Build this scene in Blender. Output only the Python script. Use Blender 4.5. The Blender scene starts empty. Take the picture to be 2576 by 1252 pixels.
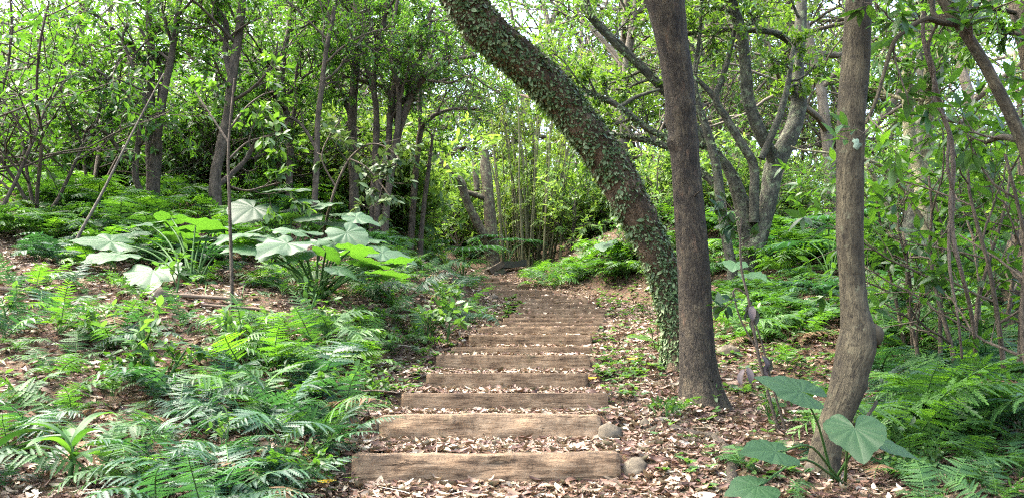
import bpy, math, random
import numpy as np
from mathutils import Vector, Matrix, Quaternion

scene = bpy.context.scene
COL = scene.collection
RNG = np.random.default_rng(7)
random.seed(7)
PI = math.pi

# ------------------------------------------------------------------ camera frame (photo measured on a 2576 px wide copy)
EZ, F, CX, CY = 1.5, 1935.0, 1288.0, 626.0
TH = math.atan(263 / F)
CT, ST = math.cos(TH), math.sin(TH)

def ray(px, py):
    xc, yc = (px - CX) / F, (CY - py) / F
    return np.array([xc, CT - yc * ST, ST + yc * CT])

def W(px, py, Y):
    r = ray(px, py)
    t = Y / r[1]
    return np.array([r[0] * t, Y, EZ + r[2] * t])

def sstep(a, b, x):
    t = np.clip((x - a) / (b - a), 0, 1)
    return t * t * (3 - 2 * t)

def nrm(v):
    return v / np.maximum(np.linalg.norm(v, axis=-1, keepdims=True), 1e-9)

# ------------------------------------------------------------------ steps: left px, right px, top row, bottom row, distance
BEAMS = [
    (890, 1556, 1142, 1206, 4.20), (958, 1506, 1042, 1102, 5.05), (1014, 1526, 988, 1033, 5.75),
    (1076, 1475, 938, 977, 6.55), (1100, 1481, 892, 930, 7.30), (1138, 1486, 871, 892, 8.00),
    (1182, 1487, 841, 871, 8.75), (1212, 1502, 820, 845, 9.50), (1244, 1511, 810, 824, 10.2),
    (1268, 1519, 799, 813, 10.9), (1284, 1520, 789, 801, 11.6), (1300, 1521, 775, 790, 12.5),
    (1303, 1500, 763, 776, 13.3), (1293, 1477, 751, 766, 14.1), (1262, 1425, 742, 752, 14.9),
    (1232, 1386, 729, 744, 15.7), (1196, 1318, 716, 725, 16.6), (1190, 1285, 708, 716, 17.4),
    (1186, 1252, 698, 708, 18.2)]
bY = np.array([b[4] for b in BEAMS])
bL = np.array([W(b[0], b[3], b[4])[0] for b in BEAMS])
bR = np.array([W(b[1], b[3], b[4])[0] for b in BEAMS])
bT = np.array([W(b[0], b[2], b[4])[2] for b in BEAMS])
bB = np.array([W(b[0], b[3], b[4])[2] for b in BEAMS])
bT = np.maximum.accumulate(bT)
bB = np.minimum(bB, bT - 0.09)
kx, kz = [-40.0, 0.0], [0.02 - 40 * .1, 0.02]
for y, t, b in zip(bY, bT, bB):
    kx += [y + .01, y + .09]
    kz += [b - .015, t - .012]
kx += [20.0, 25.0, 40.0, 120.0, 400.0]
kz += [3.72, 4.75, 7.4, 20.0, 28.0]
kx, kz = np.array(kx), np.array(kz)
sx = np.concatenate([[-40.0, 0.0], bY + .05, [20, 25, 40, 120, 400]])
sz = np.concatenate([[-3.98, 0.02], (bT + bB) / 2 + .01, kz[-5:]])

def path_edges(y):
    return np.interp(y, bY, bL), np.interp(y, bY, bR)

def gz(x, y):
    x, y = np.asarray(x, float), np.asarray(y, float)
    zs = np.interp(y, sx, sz)
    zt = np.interp(y, kx, kz)
    L, R = path_edges(y)
    d = np.maximum(L - x, x - R)
    m = 1 - sstep(-.05, .35, d)
    m = m * sstep(2.5, 4.0, y) * (1 - sstep(18.3, 19.5, y))
    z = zs + m * (zt - zs)
    uL, uR = np.maximum(L - x, 0), np.maximum(x - R, 0)
    bank = .50 * sstep(4.8, 7.8, y) * (1 - .7 * sstep(12, 16, y))
    z = z + bank * sstep(.22, .95, uL) + .085 * np.minimum(uL, 14) * sstep(2.5, 6, y)
    z = z - .10 * sstep(.2, 1.0, uR) * (1 - sstep(6.5, 9, y))
    z = z + np.minimum(.17 * np.maximum(y - 7.0, 0), 1.6) * sstep(.9, 3.2, uR) * (1 - .6 * sstep(14, 24, y))
    z = z + np.minimum(.20 * np.maximum(y - 8.5, 0), 1.1) * sstep(.6, 4.0, uL) * (1 - .8 * sstep(15, 24, y))
    off = 1 - m
    z = z + off * (.035 * np.sin(1.9 * x + .7 * y) * np.sin(1.3 * y - .8 * x) + .02 * np.sin(5.1 * x + 1.1) * np.sin(4.3 * y + .6))
    return z

def PG(px, py, y0=2.6, y1=60):
    r = ray(px, py)
    ys = np.concatenate([np.arange(y0, 14, .02), np.arange(14, y1, .1)])
    t = ys / r[1]
    h = EZ + r[2] * t - gz(r[0] * t, ys)
    k = np.nonzero(h < 0)[0]
    k = k[0] if len(k) else len(ys) - 1
    x = r[0] * t[k]
    return np.array([x, ys[k], float(gz(x, ys[k]))])

# ------------------------------------------------------------------ geometry accumulator
class Geo:
    def __init__(s):
        s.v, s.q, s.t, s.n = [], [], [], 0
        s.qm, s.tm = [], []
        s.rnd, s.bk = [], []
    def add(s, v, q=None, t=None, rnd=0.5, bk=None, m=0):
        v = np.asarray(v, float).reshape(-1, 3)
        if q is not None and len(q):
            s.q.append(np.asarray(q, int) + s.n); s.qm.append(np.full(len(q), m))
        if t is not None and len(t):
            s.t.append(np.asarray(t, int) + s.n); s.tm.append(np.full(len(t), m))
        s.v.append(v)
        s.rnd.append(np.broadcast_to(rnd, (len(v),)).astype(float))
        s.bk.append(np.zeros((len(v), 3)) if bk is None else np.asarray(bk, float).reshape(-1, 3))
        s.n += len(v)
    def mesh(s, name, mats, smooth=True):
        me = bpy.data.meshes.new(name)
        v = np.concatenate(s.v)
        q = np.concatenate(s.q) if s.q else np.zeros((0, 4), int)
        t = np.concatenate(s.t) if s.t else np.zeros((0, 3), int)
        me.vertices.add(len(v)); me.vertices.foreach_set('co', v.astype(np.float32).ravel())
        nl = q.size + t.size
        me.loops.add(nl); me.polygons.add(len(q) + len(t))
        me.loops.foreach_set('vertex_index', np.concatenate([q.ravel(), t.ravel()]).astype(np.int32))
        st = np.concatenate([np.arange(len(q)) * 4, q.size + np.arange(len(t)) * 3]).astype(np.int32)
        me.polygons.foreach_set('loop_start', st)
        mi = np.concatenate(s.qm + s.tm).astype(np.int32) if (s.qm or s.tm) else np.zeros(0, np.int32)
        me.update(calc_edges=True)
        me.polygons.foreach_set('material_index', mi)
        me.polygons.foreach_set('use_smooth', np.full(len(mi), bool(smooth)))
        a = me.attributes.new('rnd', 'FLOAT', 'POINT'); a.data.foreach_set('value', np.concatenate(s.rnd).astype(np.float32))
        a = me.attributes.new('bark', 'FLOAT_VECTOR', 'POINT'); a.data.foreach_set('vector', np.concatenate(s.bk).astype(np.float32).ravel())
        for m in (mats if isinstance(mats, (list, tuple)) else [mats]):
            me.materials.append(m)
        me.validate()
        return me

def link(name, me, parent=None, loc=None, quat=None, scale=None):
    o = bpy.data.objects.new(name, me)
    COL.objects.link(o)
    if parent is not None:
        o.parent = parent
    if loc is not None:
        o.location = [float(c) for c in loc]
    if quat is not None:
        o.rotation_mode = 'QUATERNION'; o.rotation_quaternion = quat
    if scale is not None:
        o.scale = scale if hasattr(scale, '__len__') else (scale,) * 3
    return o

def tag(o, label=None, cat=None, group=None, kind=None):
    if label: o['label'] = label
    if cat: o['category'] = cat
    if group: o['group'] = group
    if kind: o['kind'] = kind
    return o

def thing(name, loc, label, cat, group=None, rz=0, scale=None):
    o = bpy.data.objects.new(name, None)
    COL.objects.link(o)
    o.empty_display_size = .2
    o.location = [float(c) for c in loc]
    o.rotation_euler = (0, 0, rz)
    if scale: o.scale = (scale,) * 3
    return tag(o, label, cat, group)

def copy_thing(root, loc, rz, scale, label=None, group=None):
    c = root.copy(); COL.objects.link(c)
    c.location = [float(v) for v in loc]; c.rotation_euler = (0, 0, rz)
    c.scale = scale if hasattr(scale, '__len__') else (scale,) * 3
    if label: c['label'] = label
    if group: c['group'] = group
    for ch in list(root.children):
        d = ch.copy(); COL.objects.link(d); d.parent = c
    return c

# ------------------------------------------------------------------ materials
class NT:
    def __init__(s, name):
        s.m = bpy.data.materials.new(name); s.m.use_nodes = True
        s.t = s.m.node_tree; s.t.nodes.clear()
        s.out = s.t.nodes.new('ShaderNodeOutputMaterial')
    def n(s, typ, **kw):
        nd = s.t.nodes.new('ShaderNode' + typ)
        for k, v in kw.items(): setattr(nd, k, v)
        return nd
    def l(s, a, b): s.t.links.new(a, b)
    def attr(s, name, typ='Fac'):
        a = s.n('Attribute', attribute_name=name); return a.outputs[typ]
    def math(s, op, a, b=None, c=None, clamp=False):
        nd = s.n('Math', operation=op, use_clamp=clamp)
        for i, v in enumerate((a, b, c)):
            if v is None: continue
            if isinstance(v, (int, float)): nd.inputs[i].default_value = v
            else: s.l(v, nd.inputs[i])
        return nd.outputs[0]
    def noise(s, vec, scale, detail=4, rough=.55, dist=0, out='Fac'):
        nd = s.n('TexNoise'); nd.inputs['Scale'].default_value = scale
        nd.inputs['Detail'].default_value = detail; nd.inputs['Roughness'].default_value = rough
        nd.inputs['Distortion'].default_value = dist
        if vec is not None: s.l(vec, nd.inputs['Vector'])
        return nd.outputs[out]
    def vor(s, vec, scale, feature='F1', out='Distance'):
        nd = s.n('TexVoronoi', feature=feature); nd.inputs['Scale'].default_value = scale
        if vec is not None: s.l(vec, nd.inputs['Vector'])
        return nd.outputs[out]
    def vscale(s, vec, sc):
        nd = s.n('Mapping'); nd.inputs['Scale'].default_value = sc; s.l(vec, nd.inputs['Vector']); return nd.outputs[0]
    def ramp(s, fac, stops, interp='LINEAR'):
        nd = s.n('ValToRGB'); cr = nd.color_ramp; cr.interpolation = interp
        while len(cr.elements) < len(stops): cr.elements.new(.5)
        for e, (p, c) in zip(cr.elements, stops):
            e.position = p; e.color = (*c, 1) if len(c) == 3 else c
        s.l(fac, nd.inputs[0]); return nd.outputs['Color']
    def mix(s, fac, a, b, blend='MIX'):
        nd = s.n('Mix', data_type='RGBA', blend_type=blend)
        for key, v in ((0, fac), (6, a), (7, b)):
            if isinstance(v, (int, float)): nd.inputs[key].default_value = v
            elif isinstance(v, tuple): nd.inputs[key].default_value = (*v, 1)
            else: s.l(v, nd.inputs[key])
        return nd.outputs[2]
    def bump(s, h, strength, dist=.01):
        nd = s.n('Bump'); nd.inputs['Strength'].default_value = strength; nd.inputs['Distance'].default_value = dist
        s.l(h, nd.inputs['Height']); return nd.outputs[0]
    def bsdf(s, col, rough=.8, spec=.3, normal=None):
        b = s.n('BsdfPrincipled')
        if isinstance(col, tuple): b.inputs['Base Color'].default_value = (*col, 1)
        else: s.l(col, b.inputs['Base Color'])
        if isinstance(rough, (int, float)): b.inputs['Roughness'].default_value = rough
        else: s.l(rough, b.inputs['Roughness'])
        b.inputs['Specular IOR Level'].default_value = spec
        if normal is not None: s.l(normal, b.inputs['Normal'])
        return b.outputs[0]
    def done(s, sh):
        s.l(sh, s.out.inputs['Surface']); return s.m

def leaf_mat(name, stops, trans=.4, tcol=(1.5, 1.6, .55), rough=.42, spec=.5, var=.25, vein=False):
    k = NT(name)
    r = k.attr('rnd')
    oi = k.n('ObjectInfo')
    f = k.math('ADD', r, k.math('MULTIPLY', k.math('SUBTRACT', oi.outputs['Random'], .5), var), clamp=True)
    col = k.ramp(f, stops)
    if vein:
        v = k.n('SeparateXYZ'); k.l(k.attr('bark', 'Vector'), v.inputs[0])
        vm = k.math('POWER', v.outputs[0], 3)
        col = k.mix(k.math('MULTIPLY', vm, .4), col, (.10, .18, .07))
        co = k.n('TexCoord').outputs['Object']
        col = k.mix(k.math('MULTIPLY', k.noise(co, 7, 4, .65), .55), col, (.02, .05, .02))
        sp = k.math('MULTIPLY', k.math('SUBTRACT', k.noise(co, 22, 3, .6), .66, clamp=True), 14, clamp=True)
        col = k.mix(k.math('MULTIPLY', sp, .5), col, (.09, .085, .03))
    geo = k.n('NewGeometry')
    under = k.mix(.35, col, (.10, .15, .07))
    colb = k.mix(geo.outputs['Backfacing'], col, under)
    p = k.bsdf(colb, rough, spec)
    t = k.n('BsdfTranslucent')
    tc = k.mix(1.0, col, tcol, 'MULTIPLY')
    k.l(tc, t.inputs['Color'])
    mx = k.n('MixShader'); mx.inputs[0].default_value = trans
    k.l(p, mx.inputs[1]); k.l(t.outputs[0], mx.inputs[2])
    return k.done(mx.outputs[0])

def bark_mat(name, dark, mid, light, lich=None, lich_amt=.6, sc=1.0, stretch=.35, bump=.6, spots=0.0, crk=1.0):
    k = NT(name)
    b = k.attr('bark', 'Vector')
    st = k.vscale(b, (1, 1, stretch))
    n1 = k.noise(st, 26 * sc, 6, .65, .4)
    n2 = k.noise(b, 5 * sc, 3, .6)
    crack = k.vor(st, 42 * sc, 'DISTANCE_TO_EDGE')
    n3 = k.noise(st, 11 * sc, 4, .6, .8)
    f = k.math('ADD', k.math('MULTIPLY', n1, .45), k.math('ADD', k.math('MULTIPLY', n2, .35), k.math('MULTIPLY', n3, .35)))
    col = k.ramp(f, [(.42, dark), (.57, mid), (.74, light)])
    ck = k.math('MULTIPLY', k.math('SUBTRACT', .10, crack, clamp=True), 4.0, clamp=True)
    col = k.mix(k.math('MULTIPLY', ck, .6 * crk), col, tuple(c * .45 for c in dark))
    if lich:
        lm = k.math('MULTIPLY', k.math('SUBTRACT', k.noise(b, 7 * sc, 5, .7), lich_amt, clamp=True), 7, clamp=True)
        col = k.mix(k.math('MULTIPLY', lm, .75), col, lich)
    if spots:
        lm2 = k.math('MULTIPLY', k.math('SUBTRACT', k.noise(b, 17 * sc, 2, .5), spots, clamp=True), 12, clamp=True)
        col = k.mix(k.math('MULTIPLY', lm2, .6), col, tuple(c * .5 for c in dark))
    h = k.math('ADD', k.math('MULTIPLY', n1, 1.0), k.math('MULTIPLY', k.math('MINIMUM', crack, .15), 3 * crk))
    return k.done(k.bsdf(col, .85, .25, k.bump(h, bump, .02)))

M = {}
M['fern'] = leaf_mat('fern_green', [(0, (.014, .044, .014)), (.5, (.030, .085, .024)), (1, (.058, .14, .030))], .42, (1.7, 1.7, .45), .55, .25)
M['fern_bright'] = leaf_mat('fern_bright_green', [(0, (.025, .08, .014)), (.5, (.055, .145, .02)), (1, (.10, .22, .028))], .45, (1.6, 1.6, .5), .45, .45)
M['fern_blue'] = leaf_mat('fern_blue_green', [(0, (.010, .036, .021)), (.5, (.020, .062, .032)), (1, (.036, .098, .042))], .36, (1.5, 1.7, .6), .50, .32)
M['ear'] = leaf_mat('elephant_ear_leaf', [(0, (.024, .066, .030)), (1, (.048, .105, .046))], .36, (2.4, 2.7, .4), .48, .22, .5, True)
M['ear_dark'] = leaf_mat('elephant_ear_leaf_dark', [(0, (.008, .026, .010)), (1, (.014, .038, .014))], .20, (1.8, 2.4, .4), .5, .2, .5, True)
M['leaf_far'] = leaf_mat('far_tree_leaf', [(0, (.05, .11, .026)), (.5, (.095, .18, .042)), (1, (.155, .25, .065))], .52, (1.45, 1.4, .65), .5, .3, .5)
M['leaf_mid'] = leaf_mat('forest_leaf', [(0, (.020, .056, .016)), (.5, (.042, .105, .026)), (1, (.085, .175, .036))], .46, (1.55, 1.5, .6), .45, .3, .4)
M['leaf_dark'] = leaf_mat('dark_glossy_leaf', [(0, (.018, .055, .015)), (.5, (.038, .100, .024)), (1, (.075, .17, .032))], .45, (1.8, 1.8, .45), .45, .28, .3)
M['leaf_lime'] = leaf_mat('lime_leaf', [(0, (.055, .12, .022)), (.5, (.085, .165, .03)), (1, (.13, .23, .045))], .45, (1.5, 1.5, .5), .42, .45, .3)
M['leaf_right'] = leaf_mat('shrub_leaf', [(0, (.014, .042, .010)), (.5, (.030, .080, .016)), (1, (.066, .15, .024))], .48, (1.8, 1.75, .5), .42, .35, .3)
M['leaf_sap'] = leaf_mat('sapling_leaf', [(0, (.03, .08, .016)), (.5, (.05, .115, .02)), (1, (.08, .16, .028))], .45, (1.5, 1.5, .5), .42, .45, .2)
M['leaf_bamboo'] = leaf_mat('bamboo_leaf', [(0, (.08, .14, .025)), (.5, (.13, .21, .04)), (1, (.20, .27, .06))], .5, (1.4, 1.4, .6), .45, .4, .2)
M['creeper'] = leaf_mat('creeper_leaf', [(0, (.022, .048, .014)), (.5, (.065, .11, .038)), (1, (.21, .26, .13))], .15, (1.3, 1.4, .7), .55, .2, .1)
M['weed'] = leaf_mat('weed_leaf', [(0, (.022, .062, .018)), (.5, (.05, .115, .028)), (1, (.10, .185, .045))], .4, (1.5, 1.5, .6), .45, .4, .1)
M['yellow'] = leaf_mat('yellow_fallen_leaf', [(0, (.55, .33, .02)), (1, (.62, .45, .04))], .3, (1, 1, 1), .5, .4, .3)
M['dead'] = leaf_mat('withered_leaf', [(0, (.035, .03, .032)), (1, (.11, .09, .085))], .1, (1, 1, 1), .7, .2, .2)
M['litter'] = leaf_mat('fallen_leaf', [(0, (.045, .022, .015)), (.22, (.085, .045, .029)), (.40, (.145, .086, .058)), (.58, (.205, .146, .095)), (.80, (.33, .268, .185)), (1, (.52, .46, .36))], .12, (1, .9, .8), .55, .35, 0)
M['stalk'] = leaf_mat('green_stalk', [(0, (.03, .075, .018)), (1, (.055, .12, .028))], .1, (1, 1, 1), .6, .15, .2)
M['twig'] = bark_mat('twig_bark', (.035, .027, .02), (.075, .06, .042), (.13, .11, .08), sc=2)
M['bark_lean'] = bark_mat('reddish_brown_bark', (.015, .011, .007), (.070, .049, .028), (.18, .130, .08), (.09, .085, .05), .60, 1.2, .4, .9)
M['bark_mid'] = bark_mat('dark_brown_bark', (.010, .008, .006), (.037, .030, .020), (.11, .088, .052), (.13, .08, .048), .58, 1.3, .6, 1.0, .62, .5)
M['bark_right'] = bark_mat('olive_brown_bark', (.013, .0105, .006), (.044, .037, .021), (.105, .09, .052), (.13, .14, .085), .60, 1.4, .30, .9, .60, .25)
M['bark_multi'] = bark_mat('grey_mossy_bark', (.012, .012, .008), (.046, .045, .031), (.13, .13, .088), (.15, .19, .10), .52, 1.0, .5, .6, .60)
M['bark_spot'] = bark_mat('pale_spotted_bark', (.06, .058, .028), (.15, .145, .08), (.25, .235, .15), (.03, .028, .02), .64, 1.0, .7, .6, .58)
M['bark_slim'] = bark_mat('slim_tree_bark', (.020, .016, .010), (.062, .049, .033), (.14, .112, .075), (.12, .14, .085), .62, 1.2, .4, .5)
M['bark_moss'] = bark_mat('mossy_dead_bark', (.02, .015, .012), (.07, .055, .035), (.16, .14, .08), (.20, .24, .11), .52, 1.2, .5, .7)
M['bark_far'] = bark_mat('far_trunk_bark', (.05, .042, .032), (.11, .095, .07), (.19, .165, .12), sc=1)
M['culm'] = bark_mat('bamboo_culm', (.045, .055, .022), (.11, .105, .05), (.20, .18, .10), sc=.6, stretch=.1, bump=.1)
M['pole'] = bark_mat('dry_bamboo_pole', (.06, .042, .028), (.13, .095, .065), (.22, .165, .115), sc=.8, stretch=.12, bump=.2)

def soil_mat():
    k = NT('forest_soil')
    co = k.n('TexCoord').outputs['Object']
    n1 = k.noise(co, 9, 8, .65); n2 = k.noise(co, 55, 6, .7); v = k.vor(co, 38, 'F1', 'Color')
    f = k.math('ADD', k.math('MULTIPLY', n1, .6), k.math('MULTIPLY', n2, .5))
    col = k.ramp(f, [(.32, (.030, .021, .013)), (.55, (.085, .058, .036)), (.78, (.16, .118, .075))])
    col = k.mix(.35, col, k.mix(1.0, col, v, 'MULTIPLY'))
    return k.done(k.bsdf(col, .95, .15, k.bump(k.math('ADD', n2, n1), .8, .03)))
M['soil'] = soil_mat()

def beam_mat():
    k = NT('muddy_timber')
    co = k.n('TexCoord').outputs['Object']
    oi = k.n('ObjectInfo')
    add = k.n('VectorMath', operation='ADD'); k.l(co, add.inputs[0])
    sc = k.n('VectorMath', operation='SCALE'); sc.inputs[0].default_value = (13, 7, 5); k.l(oi.outputs['Random'], sc.inputs['Scale'])
    k.l(sc.outputs[0], add.inputs[1]); co = add.outputs[0]
    g = k.vscale(co, (.12, 1, 1))
    n1 = k.noise(g, 60, 6, .65, .6)
    n2 = k.noise(co, 7, 5, .65)
    n3 = k.noise(k.vscale(co, (1, 1, .3)), 24, 5, .7)
    grit = k.noise(co, 110, 3, .7)
    f = k.math('ADD', k.math('MULTIPLY', n1, .45), k.math('ADD', k.math('MULTIPLY', n2, .45), k.math('MULTIPLY', grit, .15)))
    col = k.ramp(f, [(.40, (.06, .038, .022)), (.50, (.19, .126, .072)), (.64, (.33, .235, .142))])
    b = k.n('SeparateXYZ'); k.l(k.attr('bark', 'Vector'), b.inputs[0])      # z: height on the beam
    top = k.math('MULTIPLY', k.math('SUBTRACT', k.math('ADD', b.outputs[2], k.math('MULTIPLY', n3, .9)), 1.12, clamp=True), 2.6, clamp=True)
    wet = k.math('MULTIPLY', k.math('SUBTRACT', n3, .58, clamp=True), 6, clamp=True)
    ckn = k.noise(k.vscale(co, (.06, 1, 1)), 34, 4, .7, .8)
    ck = k.math('MULTIPLY', k.math('SUBTRACT', k.math('MULTIPLY', ckn, 1), .58, clamp=True), 12, clamp=True)
    col = k.mix(k.math('MULTIPLY', ck, .65), col, (.04, .028, .018))
    col = k.mix(k.math('MULTIPLY', top, .8), col, (.05, .037, .026))
    col = k.mix(k.math('MULTIPLY', wet, k.math('MULTIPLY', oi.outputs['Random'], .7)), col, (.03, .021, .016))
    moss = k.math('MULTIPLY', k.math('SUBTRACT', k.noise(co, 5, 4, .6), .60, clamp=True), 5, clamp=True)
    col = k.mix(k.math('MULTIPLY', moss, .45), col, (.085, .095, .04))
    vv = k.n('HueSaturation'); k.l(k.math('ADD', k.math('MULTIPLY', oi.outputs['Random'], .45), .72), vv.inputs['Value']); k.l(col, vv.inputs['Color']); col = vv.outputs[0]
    h = k.math('SUBTRACT', k.math('ADD', n1, k.math('MULTIPLY', grit, .4)), k.math('MULTIPLY', ck, .8))
    return k.done(k.bsdf(col, .9, .2, k.bump(h, .75, .012)))
M['beam'] = beam_mat()

def rock_mat():
    k = NT('mossy_stone')
    co = k.n('TexCoord').outputs['Object']
    oi = k.n('ObjectInfo')
    n1 = k.noise(co, 14, 7, .65); n2 = k.noise(co, 4, 4, .6)
    col = k.ramp(n1, [(.3, (.03, .025, .018)), (.55, (.085, .072, .050)), (.8, (.17, .15, .11))])
    lm = k.math('MULTIPLY', k.math('SUBTRACT', n2, .52, clamp=True), 6, clamp=True)
    col = k.mix(k.math('MULTIPLY', lm, .5), col, (.11, .14, .06))
    return k.done(k.bsdf(col, .9, .2, k.bump(n1, .7, .02)))
M['rock'] = rock_mat()

# ------------------------------------------------------------------ leaf templates (y along, x across, z up)
def tpl_leaf(w=.36, droop=.12, fold=.10, n=3, shape=.42):
    ts = np.linspace(0, 1, n + 2)
    v = [(0, 0, 0)]
    for t in ts[1:-1]:
        hw = w * .5 * (math.sin(PI * t ** (math.log(.5) / math.log(shape))) ** .85)
        z = -droop * t * t
        v += [(-hw, t, z + fold * hw * 2), (0, t, z), (hw, t, z + fold * hw * 2)]
    v.append((0, 1, -droop))
    q, tr = [], [(0, 2, 1), (0, 3, 2)]
    for i in range(n - 1):
        a = 1 + 3 * i
        q += [(a, a + 1, a + 4, a + 3), (a + 1, a + 2, a + 5, a + 4)]
    a = 1 + 3 * (n - 1); e = len(v) - 1
    tr += [(a, a + 1, e), (a + 1, a + 2, e)]
    return np.array(v, float), np.array(q, int).reshape(-1, 4), np.array(tr, int)

TL_NEAR = tpl_leaf(.36, .16, .12, 3)
TL_WIDE = tpl_leaf(.50, .12, .10, 3, .45)
TL_NARROW = tpl_leaf(.15, .25, .10, 3, .35)
TL_BAM = tpl_leaf(.17, .2, .12, 2, .35)
TL_FAR = (np.array([(0, 0, 0), (-.24, .48, .06), (0, 1, -.08), (.24, .48, .06)], float), np.zeros((0, 4), int), np.array([(0, 2, 1), (0, 3, 2)]))
TL_MID = tpl_leaf(.40, .12, .10, 2, .45)

def place(geo, tpl, P, D, Nn, S, rnd, m=0):
    tv, q, t = tpl
    P, D, Nn = np.asarray(P, float), nrm(np.asarray(D, float)), np.asarray(Nn, float)
    X = nrm(np.cross(D, Nn)); Z = np.cross(X, D)
    S = np.broadcast_to(S, (len(P),))
    v = P[:, None] + S[:, None, None] * (tv[None, :, 0:1] * X[:, None] + tv[None, :, 1:2] * D[:, None] + tv[None, :, 2:3] * Z[:, None])
    k = len(tv); off = np.arange(len(P))[:, None, None] * k
    qq = (q[None] + off).reshape(-1, 4) if len(q) else None
    tt = (t[None] + off).reshape(-1, 3) if len(t) else None
    geo.add(v.reshape(-1, 3), qq, tt, np.repeat(np.broadcast_to(rnd, (len(P),)), k), m=m)

# ------------------------------------------------------------------ tubes
def resample(pts, rad, k):
    pts, rad = np.asarray(pts, float), np.asarray(rad, float)
    n = len(pts)
    u = np.linspace(0, n - 1, k); i = np.clip(u.astype(int), 0, n - 2); f = (u - i)[:, None]
    def g(a, j): return a[np.clip(j, 0, n - 1)]
    p0, p1, p2, p3 = g(pts, i - 1), g(pts, i), g(pts, i + 1), g(pts, i + 2)
    o = .5 * ((2 * p1) + (-p0 + p2) * f + (2 * p0 - 5 * p1 + 4 * p2 - p3) * f ** 2 + (-p0 + 3 * p1 - 3 * p2 + p3) * f ** 3)
    return o, np.interp(u, np.arange(n), rad)

def tubes(geo, P, R, sides, rough=0.0, m=0, cap=True, seed=0, knots=None):
    P, R = np.asarray(P, float), np.asarray(R, float)
    if P.ndim == 2: P, R = P[None], R[None]
    N, k, _ = P.shape
    T = nrm(np.gradient(P, axis=1))
    mean = nrm(P[:, -1] - P[:, 0])
    ref = np.where(np.abs(mean[:, 2:3]) < .8, np.array([0, 0, 1.0]), np.array([0.3, 1.0, 0]))
    A = nrm(np.cross(T, ref[:, None])); B = np.cross(T, A)
    th = np.arange(sides) / sides * 2 * PI
    seg = np.linalg.norm(np.diff(P, axis=1), axis=2)
    s = np.concatenate([np.zeros((N, 1)), np.cumsum(seg, 1)], 1)
    rr = np.broadcast_to(R[:, :, None], (N, k, sides)).copy()
    if rough:
        ph = (np.arange(N) * 1.7 + seed)[:, None, None]
        SS, TT = s[:, :, None] / np.maximum(R[:, :1, None], .01), th[None, None]
        rr *= 1 + rough * (.5 * np.sin(3 * TT + .5 * SS + ph) + .4 * np.sin(2 * TT - .8 * SS + 2 * ph) + .35 * np.sin(5 * TT + 1.1 * SS + ph * 3) + .3 * np.sin(1.7 * SS + TT + ph))
    if knots is not None:
        for (ks, ka, kr, kh) in knots:      # bumps on the trunk: arc position, angle, radius, height
            d2 = ((s[:, :, None] - ks) / kr) ** 2 + ((((th[None, None] - ka + PI) % (2 * PI)) - PI) * R[:, :, None] / kr) ** 2
            rr += kh * np.exp(-d2)
    V = P[:, :, None] + rr[..., None] * (np.cos(th)[None, None, :, None] * A[:, :, None] + np.sin(th)[None, None, :, None] * B[:, :, None])
    r0 = R[:, :1, None]
    bk = np.stack([np.broadcast_to(np.cos(th) * r0, (N, k, sides)) + (np.arange(N) * .37)[:, None, None], np.broadcast_to(np.sin(th) * r0, (N, k, sides)), np.broadcast_to(s[:, :, None], (N, k, sides))], -1)
    idx = np.arange(N * k * sides).reshape(N, k, sides)
    a, b = idx[:, :-1], idx[:, 1:]
    q = np.stack([a, np.roll(a, -1, 2), np.roll(b, -1, 2), b], -1).reshape(-1, 4)
    geo.add(V.reshape(-1, 3), q, None, np.repeat(RNG.random(N), k * sides), bk.reshape(-1, 3), m)
    if cap:
        ca = P[:, -1] + T[:, -1] * R[:, -1:] * .3
        ci = geo.n
        base = ci - N * k * sides
        last = idx[:, -1] + base
        t = np.stack([last, np.roll(last, -1, 1), np.broadcast_to((ci + np.arange(N))[:, None], last.shape)], -1).reshape(-1, 3)
        geo.add(ca, None, None, .5, bk.reshape(N, k, sides, 3)[:, -1].mean(1), m)
        geo.t.append(t); geo.tm.append(np.full(len(t), m))
    return P, T, A, B, s

# ------------------------------------------------------------------ branching
def rot_about(v, axis, ang):
    return np.array(Quaternion(Vector(axis), ang) @ Vector(v))

def grow(rg, p, d, L, r, lvl, cfg, out):
    """out[lvl] gets (polyline, radii); the last level's polylines carry leaves"""
    k = cfg['k'][lvl]
    d = np.array(d, float) / np.linalg.norm(d)
    pts, dirs = [np.array(p, float)], [d]
    for i in range(k - 1):
        d = d + rg.normal(0, cfg['wob'][lvl], 3) + np.array([0, 0, cfg['trop'][lvl]])
        d = d / np.linalg.norm(d)
        pts.append(pts[-1] + d * L / (k - 1)); dirs.append(d)
    tip = cfg.get('taper', .45)
    rad = np.linspace(r, r * tip, k)
    out[lvl].append((np.array(pts), rad))
    if lvl + 1 >= len(cfg['k']):
        return
    n = cfg['n'][lvl]
    n = int(n + rg.integers(0, 2))
    for j in range(n):
        t = cfg['t0'][lvl] + (1 - cfg['t0'][lvl]) * (j + rg.random() * .8) / n
        i = min(int(t * (k - 1)), k - 2); f = t * (k - 1) - i
        q = pts[i] * (1 - f) + pts[i + 1] * f
        dd = dirs[i]
        ax = np.cross(dd, rg.normal(0, 1, 3)); ax /= np.linalg.norm(ax) + 1e-9
        nd = rot_about(dd, ax, math.radians(rg.uniform(*cfg['ang'][lvl])))
        grow(rg, q, nd, L * rg.uniform(*cfg['ratio'][lvl]), max(rad[i] * rg.uniform(.5, .72), .0025), lvl + 1, cfg, out)

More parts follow.
